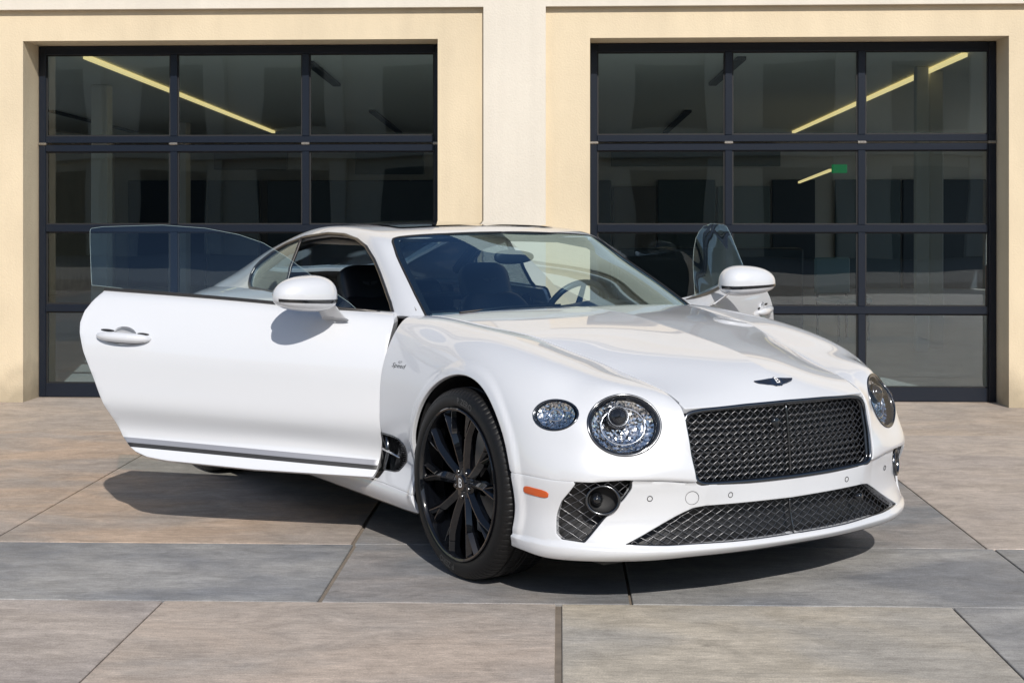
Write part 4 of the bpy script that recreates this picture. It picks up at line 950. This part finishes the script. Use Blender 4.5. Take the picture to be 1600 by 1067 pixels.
# ------------------------------------------------------------------ fender vent and badge
for s in (1, -1):
    par = fenL if s > 0 else fenR
    P = f_vent_poly; m_ = len(P)
    dn = 160; dd_ = np.concatenate([[0], np.cumsum(np.linalg.norm(np.diff(np.vstack([P, P[:1]]), axis=0), axis=1))]); sq = np.linspace(0, dd_[-1], dn, endpoint=False); PP = np.vstack([P, P[:1]])
    xx = np.interp(sq, dd_, PP[:, 0]); zz = np.interp(sq, dd_, PP[:, 1]); ring = np.array([(a, sidew(a, b) - .001, b) for a, b in zip(xx, zz)]); ring2 = ring - np.array([0, .045, 0])
    def put(name, V, F, m, pr, smooth=True):
        V, F = (np.asarray(V), F) if s > 0 else mirror(np.asarray(V), F); return mk(name, V, F, m, pr, smooth)
    mb = MB().tube(ring, .0045, 6, closed=True); vt = put('side_vent', mb.V, mb.F, M['chrome_dark'], par)
    put('vent_well', np.concatenate([ring, ring2]), [(i, (i + 1) % dn, dn + (i + 1) % dn, dn + i)[::-1] for i in range(dn)] + [tuple(range(dn, 2 * dn))], M['chrome_dark'], vt, False)
    la = MB()
    for k in range(15):
        z = .345 + k * .0095; x1 = np.interp(z, [.33, .38, .43, .455, .48], [-.575, -.535, -.515, -.515, -.55]) - .008; la.tube([(x1 - .075, sidew(x1, z) - .028, z - .012), (x1, sidew(x1, z) - .010, z)], .0018, 4)
    tag(put('vent_mesh', la.V, la.F, M['mesh_wire'], vt, False), kind='stuff')
    put('vent_blade', *(lambda q: (q.V, q.F))(MB().tube([(-.70, .925, .415), (-.62, .934, .412), (-.53, .938, .402)], [.010, .009, .004], 8, flat=.6)), M['chrome'], vt)
    put('vent_plate', *(lambda q: (q.V, q.F))(MB().tube([(-.695, .915, .33), (-.66, .92, .40), (-.665, .92, .475)], [.016, .014, .014], 8, flat=.4)), M['chrome_dark'], vt)
    for txt, sz, cx_, cz, sh in (('GT', .022, -.548, .803, .2), ('Speed', .043, -.556, .788, .35)):
        tv, tf = text_mesh(txt, sz, sh); sg = -1 if s > 0 else 1
        V = np.array([(cx_ + (p[0] if s < 0 else -p[0]) * 1.12, 0, cz + p[1] * .62) for p in tv]); V[:, 1] = [sidew(a, b) + .0012 for a, b in V[:, [0, 2]]]
        if s < 0: V[:, 1] *= -1
        mk('badge', V, tf, M['grey_mark'], par, False)
# ------------------------------------------------------------------ wheels
def spoke(mb, path):
    V = []
    for r, a, h, w in path:
        ca, sa = math.cos(a), math.sin(a); tx, tz = -sa, ca
        for u, dh in ((-.5, -.040), (-.5, -.017), (-.07, 0), (.07, 0), (.5, -.017), (.5, -.040)):
            V.append((r * ca + tx * u * w, h + dh, r * sa + tz * u * w))
    n = len(path); F = [(i * 6 + k, (i + 1) * 6 + k, (i + 1) * 6 + (k + 1) % 6, i * 6 + (k + 1) % 6) for i in range(n - 1) for k in range(6)]
    F += [(0, 1, 2, 3, 4, 5), tuple((n - 1) * 6 + k for k in range(6))[::-1]]
    mb.add(V, F)
def make_wheel():
    w = empty('wheel'); 
    prof = [(.290, .112), (.297, .122), (.304, .128), (.318, .1315), (.335, .1305), (.350, .126), (.361, .118), (.3685, .107), (.372, .095)]
    tread = [(.3735, .082), (.3742, .066), (.3675, .063), (.3675, .055), (.3748, .052), (.375, .018), (.368, .015), (.368, .004), (.375, .001)]
    pr = prof + tread; pr = pr + [(r, -h) for r, h in pr[::-1]]
    NS = 560; k = len(pr); V = []
    for i in range(NS):
        a = 2 * math.pi * i / NS
        for j, (r, h) in enumerate(pr):
            if i % 6 == 0 and (6 <= j <= 10 or k - 11 <= j <= k - 7): r -= .003
            if (i + 2) % 12 == 0 and abs(h) < .052 and r > .37: r -= .004
            aa = a + abs(h) * .25
            V.append((r * math.cos(aa), h, r * math.sin(aa)))
    F = [(i * k + q, ((i + 1) % NS) * k + q, ((i + 1) % NS) * k + q + 1, i * k + q + 1) for i in range(NS) for q in range(k - 1)]
    ty = mk('tyre', V, F, M['rubber'], w, True, 38)
    rings = MB()
    for r in (.306, .3095, .347): rings.lathe([(r - .0009, .1276 if r < .31 else .1262), (r, .1296 if r < .31 else .1280), (r + .0009, .1280 if r < .31 else .1262)], 96, 'y')
    rings.build('sidewall_ribs', M['rubber'], ty, True)
    for c0, txt in ((-78, 'P ZERO'), (102, 'P ZERO')):
        tv, tf = text_mesh(txt, .034); R0 = .328
        mk('lettering', [((R0 + p[1]) * math.cos(R(c0) + p[0] / R0), .1322, (R0 + p[1]) * math.sin(R(c0) + p[0] / R0)) for p in tv], tf, mat('tyre_letter', (.075, .075, .075), .6) if 'tyre_letter' not in bpy.data.materials else bpy.data.materials['tyre_letter'], ty, False)
    rim = MB().lathe([(.293, .112), (.299, .126), (.2985, .1325), (.295, .135), (.289, .1335), (.2845, .126), (.2825, .112), (.277, .07), (.270, .0), (.270, -.10), (.293, -.118)], 96, 'y').build('rim', M['rim'], w, True, 40)
    sp = MB()
    for kk in range(5):
        c = R(90 + 72 * kk)
        for s in (1, -1):
            m = MB(); A = lambda d: c + s * R(d)
            spoke(m, [(.030, A(18), .098, .040), (.070, A(14.5), .104, .039), (.120, A(15), .112, .040), (.180, A(16.5), .119, .041), (.212, A(18.5), .122, .034), (.2845, A(22.5), .122, .027)])
            spoke(m, [(.196, A(14.8), .1185, .022), (.212, A(14.0), .1185, .024), (.240, A(12.9), .1185, .023), (.2835, A(11.8), .117, .021)])
            m.build('spoke', M['rim'], rim, True, 25)
    MB().lathe([(.0, .110), (.030, .110), (.0335, .107), (.036, .102), (.062, .098), (.070, .088), (.070, .05)], 40, 'y').build('hub', M['rim'], rim, True, 30)
    for kk in range(5):
        a = R(90 + 36 + 72 * kk); MB().lathe([(.0, .106), (.0085, .106), (.0105, .102), (.0105, .09)], 12, 'y', (.052 * math.cos(a), 0, .052 * math.sin(a))).build('lug_nut', M['chrome_dark'], rim, True, 40)
    tv, tf = text_mesh('B', .052); mk('cap_letter', [(-p[0], .1108, p[1]) for p in tv], tf, M['white_mark'], rim, False)
    return w
wh = make_wheel()
def copy_tree(o, parent):
    c = o.copy(); COL.objects.link(c); c.parent = parent
    for ch in list(o.children): copy_tree(ch, c)
    return c
wheels = [wh] + [copy_tree(wh, None) for _ in range(3)]
for o, (x, y, z) in zip(wheels, ((0, .838, .375), (0, -.838, .375), (-2.851, .835, .375), (-2.851, -.835, .375))):
    o.parent = car; o.location = (x, y, z)
    if y < 0: o.rotation_euler = (0, 0, math.pi)
    s = 1 if y > 0 else -1
    MB().lathe([(.06, .02), (.06, .045), (.205, .045), (.205, .015)], 64, 'y').xf(lambda v: np.array([v[0] + x, s * (v[1] + .80) , v[2] + z])).build('brake_disc', M['disc'], car, True, 40)
    ca_ = MB(); r0, r1 = .135, .232
    for h0, h1 in ((-.005, .088),):
        n = 14; V = []
        for i in range(n + 1):
            a = R(-18 + 62 * i / n)
            if y < 0: a = R(-18 + 62 * i / n)
            for r, h in ((r0, h0), (r1, h0), (r1, h1 - .02), (r1 - .03, h1), (r0 + .01, h1), (r0, h1 - .01)): V.append((x + r * math.cos(a), s * (.775 + h), z + r * math.sin(a)))
        ca_.add(V, [(i * 6 + q, (i + 1) * 6 + q, (i + 1) * 6 + (q + 1) % 6, i * 6 + (q + 1) % 6) for i in range(n) for q in range(6)] + [(0, 1, 2, 3, 4, 5), tuple(n * 6 + q for q in range(6))[::-1]])
    cal = ca_.build('brake_caliper', M['black_gloss'], car, True, 35)
    tv, tf = text_mesh('B', .05); mk('caliper_letter', [(x + .185 * math.cos(R(12)) + p[0] * (1 if y < 0 else -1), s * .8645, z + .185 * math.sin(R(12)) + p[1]) for p in tv], tf, M['grey_strip'], cal, False)
    # wheel-house liner
    L = ARCH[0] if x > -1 else ARCH[1]; V = []; n = 40
    for i in range(n + 1):
        a = math.pi * (-.12 + 1.24 * i / n)
        for rr, yy in ((.995, .925), (1.0, .90), (1.02, .60), (.3, .58)): V.append((L[0] + (L[2] + .008) * rr * math.cos(a), s * yy, L[1] + (L[3] + .008) * rr * math.sin(a)))
    F = [(i * 4 + q, i * 4 + q + 1, (i + 1) * 4 + q + 1, (i + 1) * 4 + q) for i in range(n) for q in range(3)]
    mk('wheel_liner', V, F, M['carpet'], car)

# ------------------------------------------------------------------ underside, engine bay closure, cabin
MB().box(-3.7, .66, -.74, .74, .155, .20, .02).build('underbody', M['black'], car)
ut = [(float(front_x(abs(w), .205)[0]) - .022, w) for w in np.linspace(-.86, .86, 41)]; ut = [(.34, -.86)] + ut + [(.34, .86)]
MB().poly_prism([(a, b, .186) for a, b in ut], (0, 0, .022)).build('front_undertray', M['black'], car)
for s in (1, -1): MB().box(-2.40, -.42, s * .80 - .12, s * .80 + .12, .17, .30, .02).build('sill', M['black'], car)
MB().box(.20, .70, -.55, .55, .22, .66, .03).build('radiator_pack', M['black'], car)
MB().box(-.52, -.48, -.74, .74, .2, .93, .01).build('firewall', M['black'], car)
MB().box(-2.95, -2.9, -.70, .70, .2, 1.0, .01).build('rear_bulkhead', M['carpet'], car)
MB().box(-3.3, -2.55, -.62, .62, .93, .97, .02).build('parcel_shelf', M['leather'], car)
MB().box(-2.9, -.5, -.78, .78, .20, .25, .01).build('cabin_floor', M['carpet'], car)
# scuttle panel under the rear edge of the hood, wipers
cw = []; 
for i, w in enumerate(np.linspace(-.78, .78, 41)): 
    xb = -.54 - .12 * (w / .78) ** 2; cw += [(xb + .10, w, .962), (xb - .02, w, .975), (xb - .05, w, .95)]
MB().add(cw, [(i * 3 + q, i * 3 + q + 1, (i + 1) * 3 + q + 1, (i + 1) * 3 + q) for i in range(40) for q in range(2)]).build('scuttle', M['black'], car, True)
for y0, y1 in ((.05, .62), (-.60, -.02)): MB().tube([(-.60, y0, 1.000), (-.635 - .02, (y0 + y1) / 2, 1.012), (-.665, y1, 1.012)], .006, 6).build('wiper', M['black'], car, True)
# dashboard
dp = [(-.62, .945), (-.74, .985), (-.86, .992), (-.95, .975), (-1.0, .93), (-1.02, .80), (-.98, .62), (-.90, .50)]
V = []; nw = 25
for i, w in enumerate(np.linspace(-.76, .76, nw)):
    hump = .028 * math.exp(-((w - .37) / .18) ** 2)
    for x, z in dp: V.append((x - .04 * (w / .76) ** 2 + .06 * (w / .76) ** 2 * (1 if x > -.8 else 0), w, z + (hump if z > .9 else 0)))
k = len(dp); MB().add(V, [(i * k + q, (i + 1) * k + q, (i + 1) * k + q + 1, i * k + q + 1)[::-1] for i in range(nw - 1) for q in range(k - 1)]).build('dashboard', M['leather'], car, True)
# steering wheel
st = empty('steering_wheel', (0, 0, 0), 0, car); c = np.array([-1.10, .37, .93]); ax = np.array([-.90, 0, .43]); ax /= np.linalg.norm(ax); e1 = np.array([0, 1., 0]); e2 = np.cross(ax, e1)
rimp = [c + .182 * (math.cos(t) * e1 + math.sin(t) * e2) for t in np.linspace(0, 2 * math.pi, 48, endpoint=False)]
MB().tube(rimp, .0155, 10, closed=True).build('rim', M['leather'], st, True)
MB().tube([c - ax * .03, c + ax * .012], .062, 20).build('hub', M['leather'], st, True, 50)
for t in (0, math.pi, 1.5 * math.pi): MB().tube([c + .05 * (math.cos(t) * e1 + math.sin(t) * e2), c + .175 * (math.cos(t) * e1 + math.sin(t) * e2)], [.02, .014], 8, flat=.5).build('spoke', M['chrome_dark'], st, True)
MB().tube([c - ax * .03, c - ax * .22], .035, 12).build('column', M['leather'], st, True)
# seats
def rbox(x0, x1, y0, y1, z0, z1, r, n=4, curve_top=0.):
    """rounded box as superellipsoid"""
    V = []; nu, nv = 40, 20; sg = lambda t, e: math.copysign(abs(t) ** e, t)
    for i in range(nv + 1):
        ph = -math.pi / 2 + math.pi * i / nv
        for j in range(nu):
            th = 2 * math.pi * j / nu; cc = abs(math.cos(ph)) ** r
            V.append(((x0 + x1) / 2 + (x1 - x0) / 2 * cc * sg(math.cos(th), r), (y0 + y1) / 2 + (y1 - y0) / 2 * cc * sg(math.sin(th), r), (z0 + z1) / 2 + (z1 - z0) / 2 * sg(math.sin(ph), r)))
    return V, [(i * nu + j, i * nu + (j + 1) % nu, (i + 1) * nu + (j + 1) % nu, (i + 1) * nu + j) for i in range(nv) for j in range(nu)]
def seat(x, y, rear=False):
    s = empty('seat', (0, 0, 0), 0, car); tilt = R(-20)
    V, F = rbox(-.26, .27, -.26, .26, -.10, .08, .45); MB().add(V, F).xf(lambda v: v + np.array([x, y, .40])).build('cushion', M['leather'], s, True)
    def lean(v): 
        c_, s_ = math.cos(tilt), math.sin(tilt); return np.array([v[0] * c_ + v[2] * s_ + x - .24, v[1] + y, -v[0] * s_ + v[2] * c_ + .42])
    top = .62 if not rear else .50
    V, F = rbox(-.075, .075, -.255, .255, 0, top, .5); V = [(a + .05 * (b / .26) ** 2, b * (1 - .22 * max(0, (c_ - .35) / .3)), c_) for a, b, c_ in V]; MB().add(V, F).xf(lean).build('backrest', M['leather'], s, True)
    V, F = rbox(-.055, .055, -.155, .155, top - .09, top + .17, .55); hr = MB().add(V, F).xf(lean).build('headrest', M['leather'], s, True)
    if not rear:
        wg = MB()
        for q in (1, -1): wg.poly_prism([lean(np.array([.058, q * a, top + .055 + b])) for a, b in ((.006, .006), (.045, .012), (.04, .0), (.022, -.008), (.006, -.012))], (.0015, 0, 0))
        tag(wg.build('wing_embroidery', M['leather_hi'], hr), kind='stuff')
        pp = []
        for t in np.linspace(-.9, .9, 20): pp.append(lean(np.array([.062 + .04 * t * t, .235 * (1 - .0 * t), .3 + .27 * t])))
        for q in (1, -1): MB().tube([np.array([p[0], y + q * (p[1] - y), p[2]]) for p in pp], .004, 5).build('piping', M['leather_hi'], s, True)
for y in (.37, -.37): seat(-1.52, y); seat(-2.32, y, True)
MB().box(-1.95, -.95, -.12, .12, .25, .60, .04).build('centre_console', M['leather'], car)
for s in (1, -1): MB().box(-2.80, -2.12, s * .74 - .03, s * .74 + .03, .25, .98, .02).build('rear_side_trim', M['leather'], car)
# headliner, sun visors, interior mirror
V, F = clip(GV, GF, lambda V: np.minimum.reduce([-1.29 - V[:, 0], V[:, 0] + 2.30, V[:, 2] - 1.30])); V = np.asarray(V) - normals(np.asarray(V), F) * .035; V, F = both(V, F); mk('headliner', V, [f[::-1] for f in F], M['leather'], car)
V, F = egg((-1.10, .0, 1.225), (0, 1), .115, .022, .034, low=1.0); mk('interior_mirror', V, F, M['black'], car)
MB().tube([(-1.12, 0, 1.25), (-1.16, 0, 1.30)], .012, 8).build('mirror_stem', M['black'], car, True)
for y in (.36, -.36): MB().box(-1.38, -1.24, y - .19, y + .19, 1.300, 1.318, .006).build('sun_visor', M['liner'], car)
# A-pillar inner trim so that the pillars are not hollow
for s in (1, -1): MB().tube([(-.72, s * .745, .985), (-.95, s * .70, 1.10), (-1.19, s * .645, 1.225), (-1.33, s * .615, 1.285), (-1.7, s * .585, 1.325), (-2.1, s * .58, 1.31), (-2.5, s * .60, 1.24), (-2.8, s * .66, 1.10)], .030, 8).build('pillar_trim', M['leather'], car, True)
